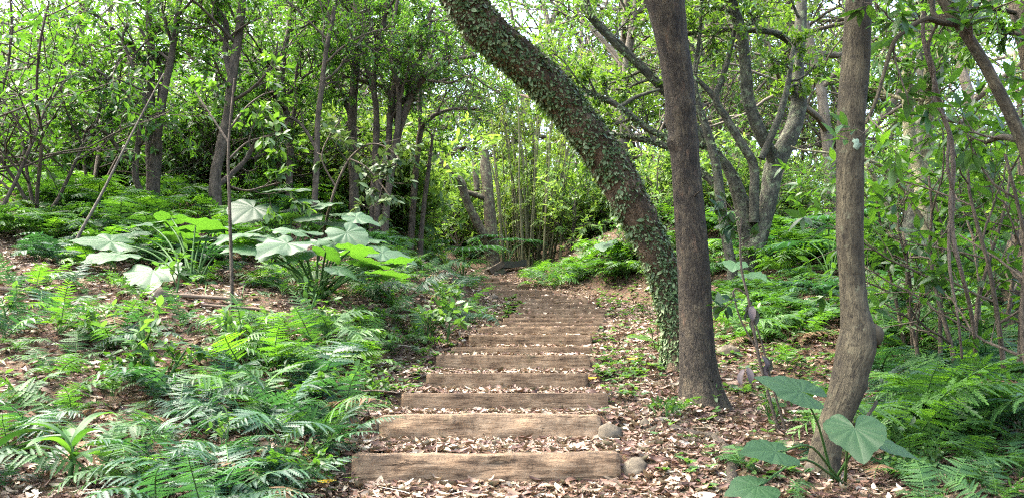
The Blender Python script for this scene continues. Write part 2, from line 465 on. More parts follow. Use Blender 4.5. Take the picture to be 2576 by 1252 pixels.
def twig_leaves(geo, rg, tw, tpl, size, n, m=0, droop=.25, flat=.5, t0=.15, whorl=0, rshift=0.0):
    """tw: (N,k,3) twigs; n leaves on each, alternate, plus a whorl at the tip"""
    N, k, _ = tw.shape
    if N == 0: return
    def sample(t):
        u = t * (k - 1); i = np.clip(u.astype(int), 0, k - 2); f = (u - i)[:, None]
        a, b = tw[np.arange(N), i], tw[np.arange(N), i + 1]
        return a * (1 - f) + b * f, nrm(b - a)
    tone = rg.random(N)
    for j in range(n + whorl):
        tip = j >= n
        t = np.clip(t0 + (1 - t0) * (j + rg.random(N) * .7) / n, 0, 1) if not tip else np.full(N, .999)
        p, d = sample(t)
        if tip:
            ang = 2 * PI * j / whorl + tone * 6
            A = rg.uniform(.7, 1.2, N)
        else:
            ang = np.where(j % 2 == 0, 0, PI) + rg.normal(0, flat, N)
            A = rg.uniform(.6, 1.15, N) * (1 - .5 * t)
        s = nrm(np.cross(d, np.array([0, 0, 1.0])) + 1e-6); u = np.cross(s, d)
        side = np.cos(ang)[:, None] * s + np.sin(ang)[:, None] * u
        D = d * np.cos(A)[:, None] + side * np.sin(A)[:, None]
        D[:, 2] -= droop * rg.random(N)
        Nn = np.array([0, 0, 1.0]) + rg.normal(0, .38, (N, 3)) + .3 * d
        S = size * rg.uniform(.65, 1.2, N)
        place(geo, tpl, p, D, Nn, S, np.clip(.5 * tone + .5 * rg.random(N) + rshift, 0, 1), m)

def level_tubes(geo, lst, sides, m=0, rough=0):
    if not lst: return
    by = {}
    for p, r in lst: by.setdefault(len(p), []).append((p, r))
    for v in by.values():
        tubes(geo, np.stack([a for a, _ in v]), np.stack([b for _, b in v]), sides, rough, m)

# ================================================================== GROUND
def axis_grid(parts):
    out = []
    for a, b, s in parts: out.append(np.arange(a, b, s))
    return np.concatenate(out)
gx = axis_grid([(-88, -40, 8), (-40, -12, 1.0), (-12, -5, .25), (-5, 4, .06), (4, 10, .25), (10, 40, 1.0), (40, 89, 8)])
gy = axis_grid([(-11, 1, 2.0), (1, 3, .2), (3, 20, .05), (20, 45, .5), (45, 99, 4)])
X, Y = np.meshgrid(gx, gy)
Z = gz(X, Y)
nzr = .012 * np.sin(X * 23 + 3 * np.sin(Y * 7)) * np.sin(Y * 19 + 2 * np.sin(X * 11))
L_, R_ = path_edges(Y)
Z = Z + nzr * ((X < L_ - .25) | (X > R_ + .25))
g = Geo()
idx = np.arange(X.size).reshape(X.shape)
g.add(np.stack([X, Y, Z], -1).reshape(-1, 3), np.stack([idx[:-1, :-1], idx[:-1, 1:], idx[1:, 1:], idx[1:, :-1]], -1).reshape(-1, 4))
tag(link('ground', g.mesh('ground', M['soil'])), kind='structure')

# ================================================================== TIMBER STEPS
ORD = ['first', 'second', 'third', 'fourth', 'fifth', 'sixth', 'seventh', 'eighth', 'ninth', 'tenth', 'eleventh', 'twelfth', 'thirteenth', 'fourteenth', 'fifteenth', 'sixteenth', 'seventeenth', 'eighteenth', 'topmost']
BL = {0: 'cracked brown timber step with a long dark split, lowest of the flight',
      1: 'knotty weathered timber step with a grey stone against its end, second from the bottom',
      2: 'smooth mud brown timber step, third from the bottom and the widest plain board',
      3: 'rounded timber step with dark upper edge and worn ends, fourth from the bottom',
      4: 'tall smooth board step smeared with dry mud, fifth from the bottom',
      5: 'low timber step streaked with black water stains, sixth from the bottom'}
def beam_mesh(L, H, D, seed, first=False):
    rg = np.random.default_rng(seed)
    nx = 110; prof = []
    c = .016 if seed < 2 else .005
    for a, b, n in (((0, -.12), (0, H - c), 10), ((c * .3, H - c * .3), (c, H), 2), ((c, H), (D - c, H), 4), ((D, H - c), (D, -.12), 3)):
        for i in range(n):
            prof.append((a[0] + (b[0] - a[0]) * i / n, a[1] + (b[1] - a[1]) * i / n))
    prof.append((D, -.12)); prof = np.array(prof); m = len(prof)
    xs = np.linspace(-L / 2, L / 2, nx)
    XX, PI_ = np.meshgrid(xs, np.arange(m), indexing='ij')
    yy, zz = prof[PI_, 0], prof[PI_, 1]
    p = rg.random(8) * 6
    rough = 1.6 if seed < 2 else .35
    dy = .006 * rough * (np.sin(XX * 9 + p[0]) * np.sin(zz * 40 + p[1]) + .7 * np.sin(XX * 23 + 4 * np.sin(zz * 30 + p[2])) * np.sin(zz * 90 + p[3]))
    dz = .0028 * rough * (np.sin(XX * 4.2 + p[4]) + .5 * np.sin(XX * 13 + p[5]) + .3 * np.sin(XX * 31 + p[6])) * (zz > H * .5)
    endf = np.clip((np.abs(XX) - (L / 2 - .03)) / .03, 0, 1)
    yy = yy + dy + .012 * endf ** 2 * (yy < D * .5)
    zz = zz + dz - .012 * endf ** 2 * (zz > H * .5)
    if first:   # the long split in the lowest timber
        cz = .66 * H + .10 * H * np.sin(XX * 3 + 1.2) - .06 * (XX + .1)
        w = np.exp(-((zz - cz) / .009) ** 2) * sstep(-.62, -.30, XX) * (1 - sstep(.05, .22, XX)) * (yy < D * .4)
        yy = yy + .035 * w
    bow = .018 * np.cos(XX / L * PI) * (rg.random() - .4)
    yy = yy + bow
    g = Geo()
    idx = np.arange(nx * m).reshape(nx, m)
    q = np.stack([idx[:-1, :-1], idx[1:, :-1], idx[1:, 1:], idx[:-1, 1:]], -1).reshape(-1, 4)
    v = np.stack([XX, yy, zz], -1).reshape(-1, 3)
    g.add(v, q, None, .5, np.stack([XX, yy * 0, np.clip(zz / H, 0, 1)], -1).reshape(-1, 3))
    for e in (0, nx - 1):
        ring = v[idx[e]]; cen = ring.mean(0)
        o = np.arange(m - 1)
        t = np.stack([o, o + 1, np.full(m - 1, m)], -1)
        g.add(np.concatenate([ring, cen[None]]), None, t if e == 0 else t[:, ::-1], .5, np.tile([0, 0, .5], (m + 1, 1)))
    return g.mesh('timber_step', M['beam'])
for i in range(len(BEAMS)):
    L = bR[i] - bL[i] + (.03 if i < 14 else .25)
    H = bT[i] - bB[i]
    me = beam_mesh(L, H, .13 if i < 2 else .085, i, i == 0)
    o = link('timber_step', me, None, ((bL[i] + bR[i]) / 2 - (.10 if i >= 14 else 0), bY[i], bB[i]))
    lab = BL.get(i, f'mud coated timber step, {ORD[i]} counted up from the lowest of the flight' if i < 18 else 'topmost timber step, narrow and half hidden at the bend of the path')
    tag(o, lab, 'timber step', 'timber steps up the path')
    rr = random.uniform(-.02, .02)
    o.rotation_euler = (0, random.uniform(-.006, .006), rr if i > 1 else (.012 if i == 0 else -.004))

# ================================================================== ROCKS
def rock_mesh(seed, sx_, sy_, sz_):
    rg = np.random.default_rng(seed)
    u, v = 26, 15
    th = np.linspace(0, 2 * PI, u, endpoint=False); ph = np.linspace(0, PI, v)
    T, P_ = np.meshgrid(th, ph)
    d = np.stack([np.sin(P_) * np.cos(T), np.sin(P_) * np.sin(T), np.cos(P_)], -1)
    r = np.ones(T.shape)
    for _ in range(9):
        n = nrm(rg.normal(0, 1, 3)); r = np.minimum(r, (.72 + .25 * rg.random()) / np.maximum(d @ n, .15))
    r = r + .05 * np.sin(d[..., 0] * 9 + seed) * np.sin(d[..., 2] * 7 + seed) + .03 * np.sin(d[..., 0] * 19 + 1) * np.sin(d[..., 1] * 8) + .02 * np.sin(d[..., 2] * 14)
    g = Geo(); idx = np.arange(u * v).reshape(v, u)
    g.add((d * r[..., None] * np.array([sx_, sy_, sz_])).reshape(-1, 3), np.stack([idx[:-1], idx[1:], np.roll(idx[1:], -1, 1), np.roll(idx[:-1], -1, 1)], -1).reshape(-1, 4))
    return g.mesh('rock', M['rock'])
for i, (px, py, wpx, hpx, lab) in enumerate([
        (1606, 1178, 72, 44, 'round brown stone half buried at the end of the lowest timber step'),
        (1538, 1090, 66, 48, 'grey mossy stone wedged against the end of the second timber step'),
        (1625, 1066, 30, 24, 'small pale pebble among dead leaves uphill of the grey mossy stone'),
        (1838, 882, 60, 32, 'mossy green boulder lying behind the dark upright trunk'),
        (392, 742, 46, 44, 'dark stone standing at the foot of the elephant ear stalks'),
        (1243, 746, 22, 16, 'pale stone beside the path below the earth bank bend'),
        (1224, 736, 14, 10, 'small tan stone beside the upper steps, smallest along the path'),
        (1512, 832, 24, 18, 'flat tan stone at the right end of the eighth timber step'),
        (2050, 1180, 40, 40, 'brown stone at the root of the crooked olive trunk'),
        (950, 1085, 16, 36, 'thin upright greenish stone at the end of the knotty timber step')]):
    p = PG(px, py + hpx * .45)
    s = p[1] / F
    o = link('rock', rock_mesh(40 + i, wpx * s * .55, wpx * s * .5, hpx * s * .75), None, (p[0], p[1] + wpx * s * .35, p[2] + hpx * s * .18))
    o.rotation_euler = (0, 0, random.uniform(0, 6))
    tag(o, lab, 'rock', 'stones beside the path')

# ================================================================== LEAF LITTER
def curl_leaf(w, curl, twist, fold):
    n = 5; v = []
    ts = np.linspace(0, 1, n)
    for t in ts:
        a = curl * (t - .5); yy = math.sin(a) / curl if abs(curl) > .05 else t - .5
        zz = (1 - math.cos(a)) / curl if abs(curl) > .05 else 0
        hw = w * .5 * max(math.sin(PI * min(max(t, .04), .96)) ** .8, .12); tw = twist * (t - .5)
        for s in (-1, 0, 1):
            v.append((s * hw * math.cos(tw), yy, zz + s * hw * math.sin(tw) + (abs(s) * hw * fold)))
    q = []
    for i in range(n - 1):
        for j in range(2):
            a = i * 3 + j; q.append((a, a + 1, a + 4, a + 3))
    v = np.array(v); v[:, 2] -= v[:, 2].min()
    return v, np.array(q), np.zeros((0, 3), int)
CURLS = [curl_leaf(.30, .6, .4, .4), curl_leaf(.36, 1.8, .8, .9), curl_leaf(.26, 2.9, -.9, 1.2), curl_leaf(.30, -1.4, .6, .4), curl_leaf(.10, 1.1, 1.0, .2), curl_leaf(.36, .4, -.3, -.5), curl_leaf(.20, 2.3, 2.2, 1.4), curl_leaf(.07, .5, .4, .1)]
def slope_n(x, y):
    e = .05
    return nrm(np.stack([gz(x - e, y) - gz(x + e, y), gz(x, y - e) - gz(x, y + e), np.full(np.shape(x), 2 * e)], -1))
g = Geo()
def scatter_litter(n, ybox, xfun, size, tones):
    y = ybox[0] + (ybox[1] - ybox[0]) * RNG.random(n) ** 1.35
    lo, hi = xfun(y)
    x = lo + (hi - lo) * RNG.random(n)
    L, R = path_edges(y)
    onp = (x > L - .05) & (x < R + .05)
    keep = ~(onp & (np.min(np.abs(y[:, None] - (bY[None] + .05)), 1) < .065) & (RNG.random(n) < .93))
    patch = .5 + .5 * np.sin(1.7 * x + .9 * y) * np.sin(1.4 * y - 1.1 * x + 1)
    keep &= RNG.random(n) < (.55 + .45 * patch)
    keep &= ~(onp & (y > 6.3) & (RNG.random(n) < np.where(y > 8, .8, .4)))
    x, y = x[keep], y[keep]; n = len(x)
    N0 = slope_n(x, y)
    P = np.stack([x, y, gz(x, y) + .003 + .02 * RNG.random(n) ** 2], -1)
    Nn = nrm(N0 + RNG.normal(0, .42, (n, 3)))
    az = RNG.random(n) * 2 * PI
    D = np.stack([np.cos(az), np.sin(az), RNG.normal(0, .18, n)], -1)
    tone = np.clip(RNG.normal(tones[0], tones[1], n), 0, 1)
    red = RNG.random(n) < .10; tone[red] = .2 + .15 * RNG.random(red.sum())
    kind = RNG.integers(0, len(CURLS), n)
    S = np.clip(size * np.exp(RNG.normal(-.1, .42, n)), .016, .125)
    for i, t in enumerate(CURLS):
        mm = kind == i
        place(g, t, P[mm], D[mm], Nn[mm], S[mm], tone[mm])
wide = lambda y: (-1.0 - .62 * y, 1.0 + .62 * y)
nearp = lambda y: (np.interp(y, bY, bL) - .9, np.interp(y, bY, bR) + .9)
scatter_litter(26000, (2.9, 8.5), nearp, .058, (.47, .29))
scatter_litter(62000, (2.9, 9.5), wide, .066, (.42, .27))
scatter_litter(9000, (8, 20), nearp, .09, (.52, .26))
scatter_litter(26000, (8, 20), wide, .12, (.46, .26))
n = 1500                                                      # crumbs of twig in the litter
ty = RNG.uniform(2.9, 11, n); tx = RNG.uniform(-1, 1, n) * (1 + .62 * ty)
tl = RNG.uniform(.06, .32, n); ta = RNG.random(n) * PI
tp = np.stack([tx, ty, gz(tx, ty) + .018], -1); td = np.stack([np.cos(ta), np.sin(ta), RNG.normal(0, .06, n)], -1) * tl[:, None]
tubes(g, np.stack([tp, tp + td * .5 + RNG.normal(0, .008, (n, 3)), tp + td], 1), np.tile([.0035, .003, .002], (n, 1)) * RNG.uniform(.6, 1.6, (n, 1)), 4)
tag(link('leaf_litter', g.mesh('leaf_litter', M['litter'])), 'carpet of curled brown and tan dead leaves over the forest floor', 'leaf litter', kind='stuff')

# small green weeds on the floor (uncountable)
g = Geo()
def weeds(n, box, size):
    px = RNG.uniform(box[0], box[1], n); py = RNG.uniform(box[2], box[3], n)
    for a, b in zip(px, py):
        p = PG(a, b)
        L, R = path_edges(p[1])
        if L - .02 < p[0] < R + .02 and RNG.random() < .85: continue
        k = RNG.integers(3, 7)
        az = RNG.random(k) * 2 * PI
        D = np.stack([np.cos(az), np.sin(az), RNG.uniform(.0, .7, k)], -1)
        h = RNG.uniform(.01, .06)
        place(g, TL_WIDE, np.tile(p + [0, 0, h], (k, 1)), D, np.tile([0, 0, 1.0], (k, 1)) + RNG.normal(0, .2, (k, 3)), size * RNG.uniform(.5, 1.2, k), RNG.random() * .6 + .4 * RNG.random(k))
weeds(150, (1490, 1680, 760, 960), .075); weeds(60, (1500, 1620, 900, 1010), .06)
weeds(60, (1040, 1160, 840, 960), .06); weeds(80, (900, 1080, 880, 1010), .06)
weeds(200, (1780, 2120, 840, 1000), .07); weeds(60, (1180, 1300, 740, 830), .06)
weeds(120, (0, 900, 720, 1000), .07); weeds(60, (1270, 1330, 750, 800), .10); weeds(90, (1500, 1650, 700, 800), .09)
weeds(70, (1650, 2060, 1000, 1240), .06); weeds(60, (1000, 1560, 840, 1100), .04); weeds(60,(300,900,1000,1250),.05)
tag(link('ground_cover', g.mesh('ground_cover', M['weed'])), 'scattered low green weeds and seedlings among the dead leaves', 'ground cover', kind='stuff')

# a few bright fallen leaves
for px, py, s, lab in [(1487, 966, .085, 'yellow fallen leaf at the right end of the fourth timber step'),
                       (755, 1166, .08, 'yellow fallen leaf on the litter by the ferns left of the lowest step'),
                       (822, 1229, .075, 'yellow fallen leaf at the bottom edge of the leaf litter'),
                       (1100, 1199, .09, 'yellow fallen leaf lying under the split of the lowest timber step'),
                       (1590, 912, .09, 'yellow fallen leaf between the steps and the leaning trunk')]:
    p = PG(px, py); gg = Geo()
    place(gg, CURLS[0], [[0, 0, 0]], [[1, .4, 0]], [[-.1, -.5, .85]], s * 1.3, .5)
    tag(link('fallen_leaf', gg.mesh('fallen_leaf', M['yellow']), None, p + [0, 0, .03]), lab, 'leaf', 'bright yellow fallen leaves')

# ================================================================== FERNS
def pinna_tpl(n=8, w=.20, tooth=.45):
    v, q = [], []
    def hw(t): return w * .5 * (1 - t ** 2.2) ** .8 * (.75 + .25 * min(1, t * 6)) + .004
    for s in (-1, 1):
        for k in range(n):
            t0, t1 = k / n, (k + 1) / n
            tm = min(t0 + 1.05 / n, 1)
            a = len(v)
            z = -.12 * t0 * t0; z1 = -.12 * t1 * t1
            v += [(0, t0, z), (0, t1, z1), (s * hw((t0 + t1) / 2), tm, z1 + .012), (s * hw(t0) * tooth, t0 + .12 / n, z + .006)]
            q.append((a, a + 1, a + 2, a + 3) if s < 0 else (a, a + 3, a + 2, a + 1))
    return np.array(v), np.array(q), np.zeros((0, 3), int)
PINNA = pinna_tpl(7, .25, .42); PINNA_FULL = pinna_tpl(6, .26, .8); PINNA_FAR = tpl_leaf(.2, .15, .05, 2, .35)

def frond_mesh(seed, mat, npairs=15, pl=.30, e0=72, e1=-18, pin=PINNA, tri=.25, stipe=.22):
    """frond of length 1 that leaves the crown at elevation e0 and bends over to e1"""
    rg = np.random.default_rng(seed)
    n = 40; t = np.linspace(0, 1, n)
    el = np.radians(e0 + (e1 - e0) * t ** .85)
    az = rg.normal(0, .25) * t
    d = np.stack([np.sin(az) * np.cos(el), np.cos(az) * np.cos(el), np.sin(el)], -1)
    p = np.concatenate([[[0, 0, 0]], np.cumsum(d[:-1] / (n - 1), 0)])
    g = Geo()
    tubes(g, p[::3], np.linspace(.0075, .002, len(p[::3])), 4, m=1)
    tt = np.linspace(stipe, .985, npairs)
    fi = tt * (n - 1); i0 = np.clip(fi.astype(int), 0, n - 2); f = (fi - i0)[:, None]
    P = p[i0] * (1 - f) + p[i0 + 1] * f; T = d[i0]
    side = nrm(np.cross(T, [0, 0, 1.0])); up = np.cross(side, T)
    u = (tt - stipe) / (1 - stipe)
    Lp = pl * np.minimum(1, .55 + u / tri * .45) * (1 - u ** 1.6) ** .85 + .015
    for s in (-1, 1):
        jj = rg.normal(0, .13, (npairs, 3))
        D = side * s * 1.0 + T * (.18 + .75 * u[:, None] ** 2) - up * .12 + jj
        Nn = up + side * s * (-.15) + rg.normal(0, .22, (npairs, 3))
        place(g, pin, P + T * .5 * (s > 0) / npairs * .8, D, Nn, Lp * rg.uniform(.72, 1.12, npairs), np.clip(.5 + rg.normal(0, .18, npairs), 0, 1))
    return g.mesh('frond', [mat, M['stalk']])
FR = {}
for key, mat in (('green', M['fern']), ('bright', M['fern_bright']), ('blue', M['fern_blue'])):
    FR[key] = [frond_mesh(100 + i, mat, [18, 20, 16, 17, 19][i], [.27, .24, .30, .26, .31][i], [78, 68, 84, 60, 72][i], [-20, 0, -45, -10, -50][i], PINNA, .3, [.2, .15, .25, .12, .18][i]) for i in range(5)]
M['frond_dead'] = leaf_mat('dry_frond', [(0, (.06, .035, .018)), (1, (.17, .11, .06))], .2, (1, 1, 1), .7, .15, .2)
FR['dead'] = [frond_mesh(140 + i, M['frond_dead'], 16, .2, [30, 50][i], [-40, -60][i], PINNA, .3, .2) for i in range(2)]
FAR_FERN = {}
for key, mat in (('green', M['fern']), ('bright', M['fern_bright']), ('blue', M['fern_blue'])):
    FAR_FERN[key] = []
    for v in range(3):
        fr = [frond_mesh(300 + v * 9 + i, mat, 14, .30, 80 + 5 * (i % 3), -40 - 14 * (i % 2), PINNA_FULL, .3, .2) for i in range(3)]
        me = bpy.data.meshes.new('fern'); import bmesh
        bm = bmesh.new()
        rg = np.random.default_rng(v)
        for i in range(9):
            k0 = len(bm.verts)
            bm.from_mesh(fr[i % 3])
            bm.verts.ensure_lookup_table()
            mt = Matrix.Rotation(i * 2.4 + rg.random(), 4, 'Z') @ Matrix.Rotation(rg.normal(0, .2), 4, 'X') @ Matrix.Scale(rg.uniform(.7, 1.1), 4)
            bmesh.ops.transform(bm, matrix=mt, verts=bm.verts[k0:])
        bm.to_mesh(me); bm.free()
        me.materials.append(mat); me.materials.append(M['stalk'])
        FAR_FERN[key].append(me)

def fern(p, size, style, label, group, nf=8, sector=None):
    root = thing('fern', p, label, 'fern', group)
    a0 = random.random() * 6
    for i in range(nf):
        az = a0 + i * 2 * PI / nf + random.uniform(-.25, .25)
        if sector: az = random.uniform(*sector)
        o = bpy.data.objects.new('frond', random.choice(FR[style if random.random() > .09 else 'dead'])); COL.objects.link(o); o.parent = root
        o.rotation_euler = (random.gauss(-.04, .24), random.gauss(0, .22), az)
        s = size * random.uniform(.45, 1.15)
        o.scale = (s, s, s)
        o.location = (random.uniform(-.02, .02), random.uniform(-.02, .02), 0)
    return root

PLACED = []
BACK = []
def fern_patch(n, box, size, styles, label, group, near=True, mind=.16, avoid_path=True, mass=False):
    k = tries = 0
    while k < n and tries < n * 12:
        tries += 1
        p = PG(random.uniform(box[0], box[1]), random.uniform(box[2], box[3]))
        L, R = path_edges(p[1])
        if avoid_path and L - .16 < p[0] < R + .16 and p[1] < 18.5: continue
        dm = mind * (1 + p[1] * .04)
        if any((p[0] - a) ** 2 + (p[1] - b) ** 2 < dm * dm for a, b in PLACED): continue
        PLACED.append((p[0], p[1])); k += 1
        st = random.choice(styles); s = size * random.uniform(.7, 1.25)
        if mass:
            BACK.append((random.choice(FAR_FERN[st]), p, s, random.random() * 6))
        elif near:
            fern(p, s, st, label, group, random.randint(5, 8))
        else:
            o = link('fern', random.choice(FAR_FERN[st]), None, p, None, s); o.rotation_euler = (0, 0, random.random() * 6)
            tag(o, label, 'fern', group)
G1 = 'ferns on the near slope beside the lowest steps'
fern_patch(22, (380, 900, 960, 1180), .62, ['blue', 'blue', 'green'], 'bluish green arching fern on the slope beside the lowest timber steps', G1)
fern_patch(12, (380, 760, 1180, 1330), .5, ['blue', 'green'], 'bluish green arching fern on the slope beside the lowest timber steps', G1)
fern_patch(15, (0, 380, 880, 1240), .46, ['green', 'blue'], 'mid green fern at the outer edge of the near slope around the strap leaved plant', 'ferns around the strap leaved plant')
fern_patch(32, (0, 850, 700, 880), .48, ['green', 'bright', 'blue'], 'small low fern growing in dead leaves in front of the elephant ear clump', 'low ferns below the elephant ear clump')
fern_patch(18, (560, 930, 820, 960), .5, ['green', 'bright'], 'small low fern growing in dead leaves in front of the elephant ear clump', 'low ferns below the elephant ear clump')
fern_patch(40, (880, 1190, 640, 820), .56, ['green', 'blue', 'green'], 'leafy fern on top of the earth bank beside the steps', 'ferns on the earth bank')
fern_patch(12, (850, 1080, 800, 900), .38, ['green', 'bright'], 'small fern on the foot of the earth bank beside the middle steps', 'ferns at the foot of the bank')
fern_patch(18, (1335, 1500, 668, 732), .85, ['bright', 'bright', 'green'], 'fern in the bright green mound beside the top of the path', 'ferns in the mound beside the path')
fern_patch(26, (1800, 2110, 690, 830), .55, ['green', 'blue', 'green'], 'green fern in the deep bed between the dark upright trunk and the crooked trunk', 'ferns between the two upright trunks', False)
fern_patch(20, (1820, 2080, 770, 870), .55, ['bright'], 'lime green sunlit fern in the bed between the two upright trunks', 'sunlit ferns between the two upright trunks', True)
fern_patch(42, (2180, 2640, 820, 1150), .85, ['green', 'green', 'bright', 'blue'], 'dark green fern in the thicket behind the crooked trunk', 'ferns behind the crooked trunk')
fern_patch(24, (2190, 2640, 690, 830), .95, ['green', 'blue', 'bright'], 'tall arching fern in the shaded bed below the large leaved shrubs', 'ferns below the large leaved shrubs')
fern_patch(12, (2240, 2600, 1110, 1300), .42, ['green'], 'small fern on bare litter in front of the fern thicket', 'small ferns in front of the thicket')
fern_patch(6, (1850, 2060, 1120, 1280), .24, ['green', 'blue'], 'small fern at the foot of the heart leaved plant', 'small ferns under the heart leaved plant')
fern_patch(16, (1580, 1810, 560, 690), .8, ['bright', 'green'], 'tall fern', 'ferns', False, .25, mass=True)
fern_patch(24, (0, 700, 590, 690), .62, ['green', 'bright', 'blue'], 'tall fern in the belt behind the elephant ear clump', 'ferns behind the elephant ear clump', False)
fern_patch(12, (0, 420, 500, 620), .75, ['bright', 'green'], 'tall bright fern deep in the wood beyond the fern belt', 'ferns deep in the wood', False, mass=True)
fern_patch(18, (900, 1240, 590, 680), .65, ['green', 'blue'], 'fern in the dark hollow behind the earth bank', 'ferns behind the earth bank', False, mass=True)
fern_patch(26, (1480, 1690, 640, 712), .7, ['bright', 'green'], 'fern under the shrubs beyond the leaning trunk', 'ferns beyond the leaning trunk', False)
fern_patch(64, (-40, 1000, 470, 610), .8, ['green', 'bright', 'green'], 'tall fern on the rising ground among the slim trees', 'ferns among the slim trees', False, .3, mass=True)
fern_patch(50, (1780, 2250, 590, 700), .85, ['green', 'bright', 'blue'], 'tall fern on the rising ground around the many stemmed tree', 'ferns around the many stemmed tree', False, .25, mass=True)
fern_patch(30, (2250, 2650, 600, 720), .85, ['green', 'blue'], 'tall fern at the back of the shaded thicket', 'ferns at the back of the thicket', False, .25, mass=True)
for px, py, s, st, nf, lab in [
        (640, 860, .62, 'bright', 6, 'large fern with long arching toothed fronds, tallest on the slope below the elephant ears'),
        (690, 1060, .62, 'blue', 8, 'large shiny blue green fern nearest the end of the lowest timber steps'),
        (1690, 925, .30, 'blue', 6, 'small blue green fern at the foot of the leaning trunk'),
        (1712, 1040, .26, 'bright', 6, 'small light green fern in front of the dark upright trunk'),
        (1985, 930, .40, 'bright', 5, 'bright fern with long flat fronds reaching to the bulge of the crooked trunk'),
        (2440, 1010, .60, 'green', 9, 'big dark fern holding a yellow leaf among its fronds'),
        (2330, 960, .60, 'green', 9, 'big dark fern just behind the bulge of the crooked trunk')]:
    fern(PG(px, py), s, st, lab, None, nf)

mats_ = []; g = Geo(); cache = {}
for me_, p_, s_, a_ in BACK:
    if me_.name not in cache:
        nv, npol, nl = len(me_.vertices), len(me_.polygons), len(me_.loops)
        co = np.empty(nv * 3, np.float32); me_.vertices.foreach_get('co', co)
        lv = np.empty(nl, np.int32); me_.loops.foreach_get('vertex_index', lv)
        st = np.empty(npol, np.int32); me_.polygons.foreach_get('loop_start', st)
        tot = np.empty(npol, np.int32); me_.polygons.foreach_get('loop_total', tot)
        mi = np.empty(npol, np.int32); me_.polygons.foreach_get('material_index', mi)
        for m_ in me_.materials:
            if m_ not in mats_: mats_.append(m_)
        mi = np.array([mats_.index(m_) for m_ in me_.materials])[mi]
        rd = np.empty(nv, np.float32); me_.attributes['rnd'].data.foreach_get('value', rd)
        q4, t3 = tot == 4, tot == 3
        cache[me_.name] = (co.reshape(-1, 3), lv[st[q4][:, None] + np.arange(4)], mi[q4], lv[st[t3][:, None] + np.arange(3)], mi[t3], rd)
    co, q, qm, t, tm, rd = cache[me_.name]
    c_, n_ = math.cos(a_) * s_, math.sin(a_) * s_
    v = np.stack([co[:, 0] * c_ - co[:, 1] * n_, co[:, 0] * n_ + co[:, 1] * c_, co[:, 2] * s_], -1) + p_
    k0 = g.n
    g.add(v, None, None, rd)
    g.q.append(q + k0); g.qm.append(qm); g.t.append(t + k0); g.tm.append(tm)
me_ = g.mesh('fern_undergrowth', mats_)
tag(link('fern_undergrowth', me_), 'mass of tall ferns covering the rising ground at the back among the tree trunks', 'ferns', kind='stuff')

# ================================================================== ELEPHANT EARS
VEINS = [0, 26, -26, 52, -52, 80, -80, 110, -110, 138, -138]
def ear_mesh(seed, mat, wave=1.0):
    rg = np.random.default_rng(seed)
    ph = np.radians(np.concatenate([np.arange(-164, -2, 4.0), [-1.2, 0, 1.2], np.arange(4, 165, 4.0)]))
    deg = np.degrees(ph)
    R = np.interp(np.abs(deg), [0, 8, 20, 45, 70, 95, 120, 140, 152, 160, 164], [.80, .71, .60, .525, .50, .49, .49, .48, .44, .36, .22])
    rings = np.array([0, .12, .28, .45, .62, .78, .90, 1.0])
    a, b, c = rg.random(3) * 6
    edge = 1 + .022 * wave * np.sin(ph * 22 + a) + .02 * np.sin(ph * 7 + b)
    RR = rings[:, None] * (R * (1 + (edge - 1) * rings[:, None] ** 2))
    x, y = RR * np.sin(ph), RR * np.cos(ph)
    vd = np.min(np.abs(deg[:, None] - np.array(VEINS)[None]), 1)
    vein = np.exp(-(vd / 2.2) ** 2)[None] * np.ones((len(rings), 1)) * (1 - .6 * rings[:, None])
    puff = np.clip(vd / 13, 0, 1) ** .7
    z = .013 * puff * np.sin(np.clip(rings, .05, 1) * PI * .8)[:, None] - .09 * RR ** 2 - .07 * np.maximum(y, 0) ** 2
    z = z + .014 * wave * np.sin(ph * 9 + c) * rings[:, None] ** 3 + .02 * wave * np.sin(ph * 3 + a) * rings[:, None] ** 2
    z = z + .012 * np.abs(x)
    g = Geo(); m, n = x.shape; idx = np.arange(m * n).reshape(m, n)
    g.add(np.stack([x, y, z], -1).reshape(-1, 3), np.stack([idx[:-1, :-1], idx[:-1, 1:], idx[1:, 1:], idx[1:, :-1]], -1).reshape(-1, 4), None, .5, np.stack([vein, rings[:, None] + 0 * x, 0 * x], -1).reshape(-1, 3))
    return g.mesh('leaf', mat)
EARS = [ear_mesh(500 + i, M['ear'], 1.0 + .3 * (i % 3)) for i in range(5)]
EARS_DK = [ear_mesh(520 + i, M['ear_dark'], .7) for i in range(3)]

